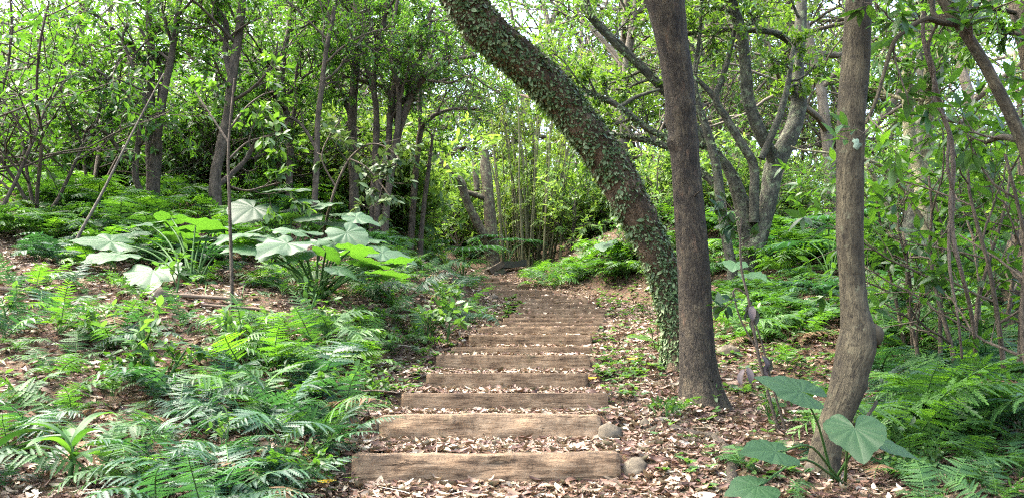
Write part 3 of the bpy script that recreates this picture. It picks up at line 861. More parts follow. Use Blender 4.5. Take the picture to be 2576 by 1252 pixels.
def ear_plant(label, base, Y, leaves, meshes, stalk_r=.013, group=None):
    """leaves: (px, py, width px, tip azimuth deg [0 = away, 90 = to the right, 180 = to the viewer], tilt toward viewer deg, dY)"""
    root = thing('elephant_ear_plant', base, label, 'plant', group)
    for i, (px, py, w, az, tilt, dY) in enumerate(leaves):
        q = W(px, py, Y + dY)
        S = w * (Y + dY) / F / .96
        ar = math.radians(az)
        d = Vector((math.sin(ar), math.cos(ar), 0))
        n = Vector((0, 0, 1)); n.rotate(Quaternion((1, 0, 0), math.radians(tilt)))
        n.rotate(Quaternion((0, 1, 0), random.uniform(-.28, .28)))
        yv = (d - n * d.dot(n)).normalized(); xv = yv.cross(n).normalized()
        mt = Matrix((xv, yv, n)).transposed()
        S *= 1.0 if abs(math.sin(ar)) < .5 else .92
        rel = q - base
        o = link('leaf', meshes[i % len(meshes)], root, rel, mt.to_quaternion(), S)
        b0 = np.array([random.uniform(-.05, .05), random.uniform(-.05, .05), -.02])
        mid = b0 * .45 + rel * .55 + np.array([0, 0, .10 * np.linalg.norm(rel)])
        g = Geo(); pts, rad = resample([b0, b0 * .8 + rel * .2 + np.array([0, 0, .05 * np.linalg.norm(rel)]), mid, rel - np.array(n) * .012], [stalk_r * 1.2, stalk_r * .85, stalk_r * .65, stalk_r * .5], 14)
        tubes(g, pts, rad, 7)
        link('stalk', g.mesh('stalk', M['stalk']), root)
    return root
GE = 'elephant ear plants on the leafy slope'
ear_plant('elephant ear plant with broad pale leaves over dead litter, farther from the steps', PG(486, 712), 8.1, [
    (280, 608, 140, 250, 20, -.25), (300, 640, 125, 215, 18, -.55), (385, 680, 135, 165, 30, -.75), (462, 678, 62, 120, 22, -.3),
    (375, 562, 100, 300, 16, .1), (415, 556, 70, 280, 20, .3), (492, 566, 108, 60, -12, -.1), (530, 575, 75, 80, 26, .1), (545, 637, 62, 70, 8, -.2),
    (350, 622, 90, 240, 20, .15), (330, 590, 105, 280, 18, .35), (450, 590, 95, 20, -14, .1), (505, 600, 80, 100, 16, .05), (430, 545, 85, 330, -10, .35), (560, 598, 95, 70, 20, .25)], EARS, .014, GE)
ear_plant('elephant ear plant with a fan of thick bright stalks, next to the earth bank', PG(797, 750), 7.6, [
    (612, 590, 125, 260, 20, .2), (642, 625, 115, 225, 20, .1), (722, 612, 135, 200, 22, -.2), (800, 606, 82, 150, 22, .2), (872, 585, 112, 140, 38, .1),
    (896, 547, 88, 100, 26, .5), (962, 636, 118, 95, 24, .1), (880, 628, 95, 75, -14, -.2), (962, 690, 105, 110, -8, -.5), (820, 632, 70, 30, -20, -.3),
    (850, 678, 78, 110, 20, -.5), (930, 668, 95, 100, -6, -.35), (756, 585, 125, 290, 16, .4), (690, 640, 70, 220, 18, -.2), (670, 598, 105, 250, 15, .35), (765, 632, 100, 190, 20, -.1), (840, 610, 90, 120, 26, .1), (910, 600, 95, 80, 18, .35), (990, 660, 80, 110, -10, -.1), (700, 660, 62, 230, 14, -.35), (905, 655, 85, 60, -16, -.35)], EARS[::-1], .016, GE)
ear_plant('tall elephant ear plant standing farthest back with a dark upright leaf', np.array([-2.7, 9.3, float(gz(-2.7, 9.3))]), 9.3, [
    (638, 522, 122, 185, 30, -.1), (738, 476, 125, 260, 15, .1), (735, 528, 66, 120, 20, .2), (716, 550, 75, 80, -8, 0), (806, 518, 80, 70, 22, 0), (780, 507, 55, 300, 24, -.1), (850, 540, 70, 80, 18, .3), (670, 550, 85, 240, 18, .1), (775, 545, 80, 140, 24, -.1), (830, 560, 85, 110, 20, .1)], EARS_DK + EARS, .014, GE)
ear_plant('small elephant ear seedling behind the fallen bamboo poles', PG(612, 765), 7.5, [(638, 741, 52, 80, 22, 0), (620, 708, 42, 60, 5, .1)], EARS[1:3], .007, 'elephant ear seedlings')
ear_plant('small notched elephant ear seedling standing behind the first fallen pole', PG(500, 752), 7.7, [(520, 718, 66, 120, 26, 0)], EARS[2:3], .007, 'elephant ear seedlings')
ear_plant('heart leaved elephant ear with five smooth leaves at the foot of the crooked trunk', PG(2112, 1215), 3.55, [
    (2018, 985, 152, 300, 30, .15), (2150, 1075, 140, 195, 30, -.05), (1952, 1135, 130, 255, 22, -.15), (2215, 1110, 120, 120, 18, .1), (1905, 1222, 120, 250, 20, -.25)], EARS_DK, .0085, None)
ear_plant('low elephant ear with pale leaves deep in the fern bed behind the two upright trunks', PG(1960, 740), 9.6, [(1850, 662, 62, 200, 26, -.2), (2090, 718, 70, 110, 24, .1), (1890, 690, 66, 160, 18, 0)], EARS, .01, None)
ear_plant('pale elephant ear leaf cluster far beyond the mound of ferns', PG(1530, 660), 16, [(1525, 612, 62, 200, 20, 0), (1590, 625, 40, 100, 20, .4)], EARS, .014, None)
ear_plant('lime green elephant ear seedling beside the leaning trunk foot', PG(1650, 880), 6.6, [(1622, 848, 62, 265, 12, 0), (1650, 812, 30, 200, 5, .1)], [ear_mesh(540, M['leaf_lime'], .8)], .006, None)

# ================================================================== STRAP LEAVED PLANTS
def blade(g, rg, p, az, L, w, e0, e1, tone, m=0):
    n = 12; t = np.linspace(0, 1, n)
    el = np.radians(e0 + (e1 - e0) * t)
    d = np.stack([np.sin(az) * np.cos(el), np.cos(az) * np.cos(el), np.sin(el)], -1)
    c = p + np.concatenate([[[0, 0, 0]], np.cumsum(d[:-1] * L / (n - 1), 0)])
    s = np.array([math.cos(az), -math.sin(az), 0]); up = np.cross(s, d)
    hw = w * .5 * np.sin(PI * np.clip(t * .94 + .05, 0, 1)) ** .7
    v = []
    for k in (-1, -.5, 0, .5, 1):
        v.append(c + s * (hw * k)[:, None] + up * (abs(k) * hw * .35 + .003 * np.sin(8 * t + k * 3))[:, None])
    v = np.stack(v, 1); idx = np.arange(n * 5).reshape(n, 5)
    g.add(v.reshape(-1, 3), np.stack([idx[:-1, :-1], idx[:-1, 1:], idx[1:, 1:], idx[1:, :-1]], -1).reshape(-1, 4), None, tone, m=m)
def strap_plant(px, py, h, n, L, w, label, mat, elev=(60, -35), seed=0):
    p = PG(px, py); rg = np.random.default_rng(seed)
    root = thing('strap_leaved_plant', p, label, 'plant')
    g = Geo(); tubes(g, np.array([[0, 0, -.02], [.01, 0, h * .5], [0, .01, h]]), [.013, .011, .009], 7)
    link('stem', g.mesh('stem', M['stalk']), root)
    for i in range(n):
        g = Geo(); az = i * 2.4 + rg.normal(0, .2); f = i / n
        blade(g, rg, np.array([0, 0, h * (.55 + .45 * f)]), az, L * rg.uniform(.75, 1.1), w, elev[0] * (.3 + .7 * f) + 10, elev[1] * (1 - .4 * f), rg.uniform(.2, .9))
        link('leaf', g.mesh('leaf', mat), root)
    return root
strap_plant(172, 1222, .20, 9, .36, .055, 'strap leaved plant with a rosette of upright blades near the corner', M['fern'], seed=3)
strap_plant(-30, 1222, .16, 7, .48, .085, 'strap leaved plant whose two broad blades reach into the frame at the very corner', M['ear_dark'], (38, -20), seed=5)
strap_plant(562, 880, .30, 6, .20, .05, 'ginger like seedling with drooping blades standing in the low ferns', M['leaf_mid'], (60, -70), seed=8)
strap_plant(628, 905, .22, 5, .22, .05, 'withering ginger like seedling with hanging blades between tall ferns', M['fern'], (45, -80), seed=9)
strap_plant(365, 960, .24, 5, .2, .045, 'seedling with hanging dark blades behind the blue green ferns', M['leaf_dark'], (40, -80), seed=10)
strap_plant(975, 770, .25, 4, .42, .05, 'broad bladed plant arching beside the earth bank', M['fern_bright'], (70, -50), seed=12)

# ================================================================== FALLEN POLES, STICKS, ROOT, TIMBER AT THE TOP
def pole(name, pts, rad, mat, label, cat, sides=10, rough=.04, n=24, group=None):
    P = np.array(pts, float); c = P[0].copy()
    a, r = resample(P - c, rad, n); g = Geo(); tubes(g, a, r, sides, rough)
    return tag(link(name, g.mesh(name, mat), None, c), label, cat, group)
def on_ground(lst, up=.02): return [PG(*p) + np.array([0, 0, up]) for p in lst]
pole('bamboo_pole', on_ground([(360, 753), (430, 757), (520, 762), (606, 768)], .05), [.020, .020, .019, .017], M['pole'], 'dry fallen bamboo pole, the thicker one nearer the elephant ear stalks', 'pole', group='fallen bamboo poles')
pole('bamboo_pole', on_ground([(505, 779), (580, 784), (650, 788), (698, 796)], .04), [.013, .014, .014, .012], M['pole'], 'thinner dry fallen bamboo pole lying just downhill of the thick one', 'pole', group='fallen bamboo poles')
pole('bamboo_pole', on_ground([(-40, 736), (10, 738), (62, 742)], .04), [.022, .022, .019], M['pole'], 'broken grey pole end lying on the slope apart from the other poles', 'pole', group='fallen bamboo poles')
r0 = [(1690, 1078), (1745, 1098), (1800, 1112), (1832, 1150), (1840, 1190), (1836, 1225), (1832, 1262)]
pole('tree_root', on_ground(r0, .012), [.018, .030, .036, .034, .032, .030, .03], M['bark_mid'], 'gnarled brown root snaking over dead leaves below the dark upright trunk', 'root', 10, .18, 60)
for px, py, a, L, lab in [(1010, 960, .4, .5, 'thin stick on litter at the edge of the fourth timber step'), (860, 1000, -.5, .5, 'bare stick poking from the near ferns toward the steps'),
                     (1560, 1230, 2.4, .22, 'pale splinter leaning on the end of the lowest timber step'), (1250, 1108, .2, .30, 'broken twig lying in front of the knotty timber step'),
                     (210, 900, .1, .8, 'thin dead branch lying flat on the slope among low ferns'), (1900, 1180, .9, .5, 'curved twig on the litter by the heart leaved plant')]:
    p = PG(px, py) + [0, 0, .02]
    d = np.array([math.cos(a), math.sin(a), .05])
    pole('fallen_stick', [p, p + d * L * .5 + [0, .02, .02], p + d * L], [.008, .007, .004], M['twig'], lab, 'stick', 6, .1, 12)
# old timbers where the path bends away
p = PG(1262, 690, y1=24)
Yt = p[1]
g = Geo()
root = thing('old_timber', p, 'dark old plank end propped on a stone beside the forked dead trunk', 'timber')
def plank(a, b, h, d, mat, name):
    a, b = np.array(a) - p, np.array(b) - p
    u = nrm(b - a); s = nrm(np.cross(u, [0, 0, 1.0])); up = np.cross(s, u)
    gg = Geo(); v = []
    for t in np.linspace(0, 1, 12):
        c = a * (1 - t) + b * t + .012 * math.sin(9 * t)
        v.append([c + s * d + up * h, c - s * d + up * h, c - s * d - up * h, c + s * d - up * h])
    v = np.array(v); idx = np.arange(48).reshape(12, 4)
    gg.add(v.reshape(-1, 3), np.concatenate([np.stack([idx[:-1], idx[1:], np.roll(idx[1:], -1, 1), np.roll(idx[:-1], -1, 1)], -1).reshape(-1, 4), idx[:1, ::-1], idx[-1:]]))
    return link(name, gg.mesh(name, mat, False), root)
plank(W(1228, 684, Yt), W(1262, 664, Yt + .1), .07, .20, M['bark_moss'], 'plank')
plank(W(1255, 668, Yt + .2), W(1316, 662, Yt + .6), .08, .16, M['bark_multi'], 'plank')
link('prop_stone', rock_mesh(77, .3, .25, .22), root, W(1245, 690, Yt + .1) - p)

# ================================================================== TREES TRACED FROM THE PHOTO
def tstem(lst, k=None):
    P = np.array([W(a, b, c) for a, b, c, _ in lst]); R = np.array([h / F * c for _, _, c, h in lst])
    return resample(P, R, k or max(14, len(lst) * 7))

def creepers(geo, rg, P, R, T, A, B, n, size, bias=None, t0=0, t1=1, thresh=-.2, m=0):
    k = len(P)
    t = t0 + (t1 - t0) * rg.random(n); th = rg.random(n) * 2 * PI
    u = t * (k - 1); i = np.clip(u.astype(int), 0, k - 2); f = (u - i)[:, None]
    c = P[i] * (1 - f) + P[i + 1] * f; r = R[i] * (1 - f[:, 0]) + R[i + 1] * f[:, 0]
    o = nrm(np.cos(th)[:, None] * A[i] + np.sin(th)[:, None] * B[i])
    pt = c + o * (r * 1.0)[:, None]
    den = np.sin(pt[:, 0] * 9 + 2 * np.sin(pt[:, 2] * 6)) * np.sin(pt[:, 2] * 7 + 2 * np.sin(pt[:, 0] * 5)) + .5 * np.sin(pt[:, 2] * 2.3 + th)
    if bias is not None: den = den + .9 * (o @ np.array(bias))
    keep = den > thresh
    pt, o, T_ = pt[keep], o[keep], T[i][keep]; n = len(pt)
    D = o * rg.uniform(.35, 1.0, n)[:, None] + np.array([0, 0, -.6]) + rg.normal(0, .65, (n, 3))
    Nn = o + np.array([0, 0, .5]) + rg.normal(0, .3, (n, 3))
    place(geo, TL_WIDE, pt - o * .003, D, Nn, size * np.exp(rg.normal(-.08, .35, n)), np.clip(rg.normal(.5, .28, n), 0, 1), m)

CFG = dict(k=[8, 6, 5], n=[5, 5], t0=[.25, .2], ang=[(30, 65), (30, 70)], ratio=[(.4, .7), (.35, .6)], wob=[.14, .16, .16], trop=[.03, .01, -.02])

def traced(name, label, cat, base, stems, bark, crown=None, seed=1, group=None, rough=.05, sides=14, creeper=None, part0='trunk'):
    """stems: list of (point list, part name). crown: dict(from stems..)"""
    rg = np.random.default_rng(seed)
    base = np.array(base, float)
    root = thing(name, base, label, cat, group)
    info = []
    for j, (lst, part) in enumerate(stems):
        P, R = tstem(lst)
        gz0 = float(gz(P[0, 0], P[0, 1]))
        if (j == 0 or part == 'stem') and -.05 < P[0, 2] - gz0 < 1.3:
            P, R = resample(np.vstack([[P[0, 0], P[0, 1], gz0 - .12], P[::3], P[-1:]]), np.concatenate([[R[0] * 1.08], R[::3], R[-1:]]), len(P) + 4)
        g = Geo()
        kn = None
        if j == 0 and sides >= 16:
            Lt = np.linalg.norm(np.diff(P, axis=0), axis=1).sum()
            kn = [(rg.random() * Lt, rg.random() * 6.28, R.mean() * rg.uniform(.25, .5), R.mean() * rg.uniform(.06, .2)) for _ in range(16)]
        _, T, A, B, s = tubes(g, P - base, R, sides if R.max() > .03 else 8, rough, seed=seed + j, knots=kn)
        link(part, g.mesh(part, bark), root)
        info.append((P, R, T[0], A[0], B[0]))
    if crown:
        out = [[], [], []]
        cfg = {**CFG, **crown.get('cfg', {})}
        for (si, t0, t1, n, L) in crown['from']:
            P, R, T, A, B = info[si]
            for q in range(n):
                t = t0 + (t1 - t0) * (q + rg.random()) / n
                i = min(int(t * (len(P) - 1)), len(P) - 2)
                d = rot_about(T[i], nrm(np.cross(T[i], rg.normal(0, 1, 3))), math.radians(rg.uniform(35, 75)))
                if 'dir' in crown: d = d + np.array(crown['dir']) * rg.random()
                grow(rg, P[i] - base, d, L * rg.uniform(.6, 1.2), min(R[i] * .55, .03), 0, cfg, out)
        g = Geo()
        for lv, sd in zip(out, (6, 4, 3)): level_tubes(g, lv, sd)
        link('crown_branches', g.mesh('crown_branches', M['twig'] if bark in (M['bark_right'],) else bark), root)
        g = Geo()
        tw = np.stack([p for p, _ in out[2]])
        twig_leaves(g, rg, tw, crown.get('tpl', TL_MID), crown['size'], crown['nl'], whorl=crown.get('whorl', 2), droop=crown.get('droop', .25))
        link('foliage', g.mesh('foliage', crown['mat']), root)
    if creeper:
        g = Geo()
        for (si, n, size, bias, thr) in creeper:
            P, R, T, A, B = info[si]
            creepers(g, rg, P - base, R, T, A, B, n, size, bias, thresh=thr)
        o = link('creeper_foliage', g.mesh('creeper_foliage', M['creeper']), root); o['kind'] = 'stuff'
    return root, info

# --- the leaning trunk with creeper
b = PG(1690, 925); Yb = b[1]
lean = [(1704, 955, Yb, 52), (1706, 905, Yb, 44), (1705, 832, Yb - .02, 38), (1688, 760, Yb - .05, 39), (1668, 682, Yb - .1, 40), (1628, 590, Yb - .2, 43), (1585, 510, Yb - .3, 48), (1540, 420, Yb - .4, 50), (1492, 352, Yb - .5, 48), (1441, 286, Yb - .6, 49),
        (1385, 218, Yb - .75, 50), (1318, 160, Yb - .9, 49), (1252, 104, Yb - 1.05, 50), (1196, 45, Yb - 1.15, 50), (1156, -12, Yb - 1.2, 48), (1120, -80, Yb - 1.25, 47), (1080, -190, Yb - 1.3, 44), (1060, -330, Yb - 1.3, 40), (1050, -520, Yb - 1.2, 34)]
traced('leaning_tree', 'thick leaning tree with reddish brown bark covered in small round creeper leaves', 'tree', b, [
    (lean, 'trunk'),
    ([(1448, 300, Yb - .55, 9), (1420, 275, Yb - .2, 8), (1385, 262, Yb + .2, 6), (1350, 250, Yb + .5, 5), (1310, 240, Yb + .8, 3.5)], 'limb')],
    M['bark_lean'], dict([('from', [(0, .88, 1, 9, 2.3)]), ('size', .13), ('nl', 9), ('whorl', 4), ('mat', M['leaf_mid']), ('cfg', dict(n=[7, 6], trop=[.10, .05, 0]))]), 21, None, .07, 22, [(0, 23000, .031, (-.2, -.1, .15), -1.0)])
# --- dark upright trunk
b = PG(1762, 1012); Yb = b[1]
traced('upright_tree', 'tall dark brown upright tree with smooth cracked bark, just in front of the leaning tree', 'tree', b, [
    ([(1768, 1040, Yb, 78), (1764, 1005, Yb, 62), (1758, 960, Yb, 51), (1753, 890, Yb, 45), (1750, 800, Yb, 42), (1744, 670, Yb - .03, 40), (1735, 540, Yb - .06, 38), (1725, 420, Yb - .1, 36), (1718, 320, Yb - .14, 38), (1708, 205, Yb - .2, 40), (1690, 105, Yb - .25, 41), (1672, -5, Yb - .3, 50), (1660, -110, Yb - .32, 48), (1655, -300, Yb - .32, 44), (1650, -520, Yb - .3, 38)], 'trunk'),
    ([(1742, 500, Yb - .1, 3), (1752, 488, Yb - .25, 2), (1764, 480, Yb - .35, 1.5)], 'twig')],
    M['bark_mid'], dict([('from', [(0, .88, 1, 9, 2.3)]), ('size', .13), ('nl', 9), ('whorl', 4), ('mat', M['leaf_mid']), ('cfg', dict(n=[7, 6], trop=[.10, .05, 0]))]), 22, None, .045, 22)
# --- crooked olive trunk
b = PG(2072, 1195); Yb = b[1]
_, inf = traced('crooked_tree', 'crooked olive brown tree with a swollen bulge and a pale lichen spot on its trunk', 'tree', b, [
    ([(2068, 1235, Yb, 48), (2070, 1195, Yb, 41), (2074, 1150, Yb, 37), (2086, 1095, Yb, 35), (2108, 1035, Yb, 37), (2128, 980, Yb, 41), (2143, 925, Yb, 42), (2154, 875, Yb, 46), (2158, 830, Yb, 41), (2150, 775, Yb, 33), (2143, 700, Yb, 31), (2138, 600, Yb - .02, 33), (2137, 500, Yb - .04, 33), (2139, 400, Yb - .06, 33), (2142, 300, Yb - .08, 35), (2149, 200, Yb - .1, 36), (2156, 100, Yb - .12, 34), (2160, -10, Yb - .14, 33), (2164, -140, Yb - .16, 32), (2170, -320, Yb - .16, 29), (2180, -700, Yb - .1, 24), (2190, -1000, Yb, 18)], 'trunk'),
    ([(2205, 1010, Yb + .02, 4), (2190, 1035, Yb - .06, 4), (2165, 1060, Yb - .1, 4), (2140, 1068, Yb - .02, 3)], 'creeping_stem')],
    M['bark_right'], dict([('from', [(0, .88, 1, 9, 2.3)]), ('size', .13), ('nl', 9), ('whorl', 4), ('mat', M['leaf_mid']), ('cfg', dict(n=[7, 6], trop=[.10, .05, 0]))]), 23, None, .04, 24)
# knob of the bulge and lichen patch, grown onto the trunk
root = [o for o in COL.objects if o.name.startswith('crooked_tree')][0]
kn = rock_mesh(91, .055, .055, .065); kn.materials.clear(); kn.materials.append(M['bark_right'])
link('knob', kn, root, W(2198, 842, Yb - .01) - np.array(root.location))
k = NT('lichen'); co = k.n('TexCoord').outputs['Object']
M['lichen'] = k.done(k.bsdf(k.ramp(k.noise(co, 60, 4), [(.3, (.10, .15, .10)), (.7, (.20, .27, .20))]), .95, .1))
lg = Geo(); P, R = inf[0][0], inf[0][1]
ctr = W(2131, 376, Yb); r_ = np.interp(0, [0, 1], [33 / F * Yb, 0]); cx0 = W(2139, 376, Yb - .06)
ths = np.linspace(0, 2 * PI, 22, endpoint=False); rr_ = .030 * (1 + .2 * np.sin(3 * ths + 1) + .12 * np.sin(7 * ths))
def onface(dx, dz):
    x = ctr[0] + dx; d = x - cx0[0]; return [x, cx0[1] - math.sqrt(max(r_ * r_ - d * d, 0)) * 1.06 - .0035, ctr[2] + dz]
v = [onface(0, 0)] + [onface(a * math.cos(t), a * math.sin(t) * 1.15) for a, t in zip(rr_, ths)] + [np.array(onface(a * 1.05 * math.cos(t), a * 1.2 * math.sin(t))) + [0, .012, 0] for a, t in zip(rr_, ths)]
lg.add(np.array(v) - np.array(root.location), [(1 + i, 23 + i, 23 + (i + 1) % 22, 1 + (i + 1) % 22) for i in range(22)], [(0, 1 + i, 1 + (i + 1) % 22) for i in range(22)])
link('lichen_patch', lg.mesh('lichen_patch', M['lichen']), root)
# --- many stemmed mossy tree between the two trunks
b = PG(1885, 690); Yb = b[1]; y = Yb
traced('many_stemmed_tree', 'spreading many stemmed grey tree with mossy forking limbs, between the two upright trunks', 'tree', b, [
    ([(1880, 700, y, 26.9), (1888, 660, y, 24.4), (1913, 585, y, 22.7), (1937, 480, y, 22.7), (1948, 418, y, 24.4), (1990, 335, y, 22.7), (2010, 265, y + .1, 20.2), (2006, 180, y + .2, 16.8), (2012, 80, y + .3, 15.1), (2018, -20, y + .4, 13.4), (2020, -200, y + .4, 11.8)], 'trunk'),
    ([(1950, 425, y, 16.8), (1940, 388, y - .1, 16.0), (1913, 335, y - .2, 16.8), (1884, 260, y - .3, 16.0), (1876, 177, y - .4, 15.1), (1866, 85, y - .5, 14.3), (1836, -10, y - .6, 13.4), (1800, -160, y - .7, 11.8)], 'limb'),
    ([(1888, 640, y + .1, 21.8), (1876, 568, y + .1, 21.8), (1865, 514, y + .1, 20.2), (1836, 432, y + .1, 14.3), (1800, 385, y + .1, 12.6), (1740, 310, y + .1, 11.8), (1680, 238, y, 11.8), (1610, 165, y - .1, 11.8), (1545, 105, y - .2, 10.9), (1480, 35, y - .3, 10.9), (1420, -60, y - .3, 9.2)], 'limb'),
    ([(1842, 668, y - .2, 13.4), (1830, 616, y - .2, 12.6), (1812, 500, y - .25, 12.6), (1802, 418, y - .3, 11.8), (1780, 335, y - .35, 10.9), (1758, 268, y - .4, 8.4), (1748, 190, y - .4, 6.7), (1760, 90, y - .4, 5.0), (1766, -20, y - .4, 4.2)], 'stem'),
    ([(1896, 560, y - .1, 12.6), (1897, 500, y - .15, 12.6), (1896, 418, y - .2, 11.8), (1866, 364, y - .25, 10.9), (1829, 300, y - .3, 10.1), (1800, 250, y - .35, 8.4), (1820, 190, y - .4, 7.6), (1836, 130, y - .4, 6.7), (1850, 60, y - .4, 5.0)], 'limb'),
    ([(1800, 250, y - .35, 7.6), (1770, 215, y - .3, 6.7), (1735, 185, y - .2, 5.9), (1700, 160, y, 4.2)], 'limb'),
    ([(1915, 400, y - .3, 8.4), (1942, 340, y - .35, 9.2), (1968, 270, y - .4, 8.4), (1984, 200, y - .4, 6.7), (1996, 120, y - .4, 5.0)], 'limb'),
    ([(1806, 470, y - .1, 10.1), (1762, 432, y, 9.2), (1690, 375, y + .1, 9.2), (1600, 347, y + .2, 8.4), (1530, 338, y + .3, 6.7), (1450, 322, y + .4, 5.0)], 'limb'),
    ([(1780, 370, y - .2, 8.4), (1700, 352, y - .3, 8.4), (1630, 325, y - .4, 8.4), (1560, 270, y - .5, 7.6), (1480, 232, y - .6, 5.9), (1400, 218, y - .7, 4.2)], 'limb'),
    ([(1560, 270, y - .5, 5.9), (1600, 245, y - .5, 5.0), (1660, 225, y - .4, 3.4)], 'limb'),
    ([(2000, 120, y + .2, 9.2), (1950, 84, y, 8.4), (1860, 76, y - .2, 6.7), (1780, 78, y - .3, 5.9), (1700, 95, y - .4, 4.2)], 'limb')],
    M['bark_multi'], dict([('from', [(2, .55, 1, 8, 1.0), (7, .5, 1, 5, .8), (8, .5, 1, 6, .8), (0, .75, 1, 5, 1.2), (1, .7, 1, 5, 1.2), (3, .7, 1, 4, .7), (10, .3, 1, 5, .8), (6, .6, 1, 4, .7)]), ('size', .095), ('nl', 6), ('mat', M['leaf_lime']), ('whorl', 4)]), 24, None, .06, 12,
    [(2, 1500, .042, (0, -.3, .6), .3), (7, 1100, .042, (0, -.2, .6), -.1), (8, 1200, .042, (0, -.2, .6), -.1), (3, 900, .042, (-.2, -.2, 0), .1), (4, 260, .04, (0, 0, 0), .7), (1, 400, .04, (.5, -.3, 0), .6), (0, 500, .04, (.5, 0, 0), .6)])
# --- right edge: bent branch tree, vines, far trunks
traced('bent_tree', 'smooth brown bent stem sweeping down over the large leaved shrubs to the frame edge', 'tree', (2.9, 4.1, float(gz(2.9, 4.1))), [
    ([(2720, 1190, 4.2, 18), (2680, 900, 4.2, 17), (2630, 600, 4.2, 16), (2592, 420, 4.2, 15), (2562, 335, 4.2, 15), (2520, 245, 4.2, 15), (2470, 150, 4.2, 14), (2425, 80, 4.2, 14), (2390, 30, 4.2, 13), (2360, -20, 4.2, 12), (2300, -140, 4.2, 11)], 'trunk'),
    ([(2410, 62, 4.2, 9), (2370, 58, 4.15, 8), (2330, 48, 4.1, 7), (2290, 70, 4.1, 6), (2250, 105, 4.1, 6), (2225, 180, 4.1, 5), (2205, 250, 4.1, 5), (2178, 312, 4.1, 4)], 'limb'),
    ([(2400, 55, 4.2, 8), (2352, 40, 4.25, 7), (2345, 0, 4.3, 7), (2340, -60, 4.3, 6)], 'limb'),
    ([(2590, 350, 4.2, 10), (2560, 352, 4.4, 9), (2520, 345, 4.6, 8), (2480, 360, 4.8, 5)], 'limb')],
    M['bark_right'], dict([('from', [(0, .62, .8, 2, .4), (1, .3, 1, 3, .35), (3, .5, 1, 2, .3)]), ('size', .12), ('nl', 4), ('mat', M['leaf_right']), ('tpl', TL_NEAR), ('cfg', dict(k=[7, 5, 4], n=[2, 2]))]), 25, None, .03, 14)
vb = PG(2440, 900)
traced('hanging_vine', 'pair of thin twisted vines hanging down through the large leaved shrubs', 'vine', vb, [
    ([(2325, 30, 4.3, 5), (2322, 90, 4.3, 5), (2335, 150, 4.3, 6), (2352, 210, 4.35, 6), (2372, 290, 4.4, 6), (2392, 350, 4.4, 6), (2398, 430, 4.4, 6), (2392, 510, 4.4, 6), (2398, 600, 4.4, 6), (2420, 690, 4.4, 5), (2440, 770, 4.5, 5), (2452, 850, 4.6, 4)], 'stem'),
    ([(2352, 70, 4.25, 4), (2335, 120, 4.3, 4), (2350, 180, 4.3, 4), (2350, 250, 4.35, 4), (2385, 320, 4.35, 4), (2384, 420, 4.35, 4), (2400, 500, 4.4, 4), (2388, 580, 4.4, 4), (2390, 680, 4.4, 4), (2410, 800, 4.4, 3), (2420, 900, 4.5, 3)], 'stem')],
    M['twig'], None, 26, None, .08, 8)
b = PG(2300, 660); y = b[1]
traced('forest_tree', 'grey green tree trunk leaning behind the hanging vines, thickest of the shaded trees there', 'tree', b, [
    ([(2280, 690, y, 22), (2290, 560, y, 20), (2310, 400, y, 20), (2325, 300, y, 21), (2345, 200, y, 25), (2365, 110, y, 27), (2385, 30, y, 27), (2400, -60, y, 24), (2420, -220, y, 20)], 'trunk'),
    ([(2325, 300, y, 12), (2318, 200, y, 11), (2315, 100, y, 10), (2325, 0, y, 9), (2330, -100, y, 8)], 'limb')], M['bark_multi'],
    dict([('from', [(0, .5, 1, 8, 1.2), (1, .4, 1, 4, 1.0)]), ('size', .10), ('nl', 8), ('mat', M['leaf_mid'])]), 27, None, .05, 12)
b = PG(2330, 760); y = b[1]
traced('forest_tree', 'pale blotched tree leaning toward the crooked trunk behind the large leaved shrubs', 'tree', b, [
    ([(2372, 770, y, 14), (2345, 640, y, 15), (2322, 520, y, 16), (2312, 430, y, 15), (2290, 360, y, 15), (2285, 280, y, 14), (2280, 180, y, 11), (2285, 60, y, 9), (2290, -60, y, 7)], 'trunk'),
    ([(2315, 450, y, 11), (2330, 380, y, 10), (2338, 290, y, 9), (2330, 200, y, 7), (2340, 60, y, 6)], 'limb'),
    ([(2320, 560, y, 8), (2270, 470, y - .2, 6), (2210, 415, y - .4, 5), (2130, 392, y - .5, 3.5), (2020, 378, y - .5, 2.5), (1990, 368, y - .5, 1.5)], 'limb')], M['bark_spot'],
    dict([('from', [(0, .5, 1, 5, .9), (1, .5, 1, 4, .8)]), ('size', .10), ('nl', 8), ('mat', M['leaf_mid'])]), 28, None, .05, 12)
b = PG(2545, 830); y = b[1]
traced('forest_tree', 'dark tree at the frame edge standing in the ferns beside the large leaved shrubs', 'tree', b, [
    ([(2532, 840, y, 44), (2545, 760, y, 36), (2560, 660, y, 32), (2590, 500, y, 30), (2610, 300, y, 30), (2600, 150, y, 30), (2580, 60, y, 32), (2565, -20, y, 32), (2540, -160, y, 26)], 'trunk')], M['bark_mid'],
    dict([('from', [(0, .6, 1, 6, 1.1)]), ('size', .11), ('nl', 8), ('mat', M['leaf_right'])]), 29, None, .05, 14)
b = PG(2230, 880); y = b[1]
pole('leaning_pole', [W(2335, 735, y + 1.2), W(2280, 620, y + 1.0), W(2230, 510, y + .9), W(2180, 410, y + .8)], [.035, .032, .028, .022], M['bark_spot'], 'thin bare leaning sapling stem behind the bulge of the crooked trunk', 'stem', 8)

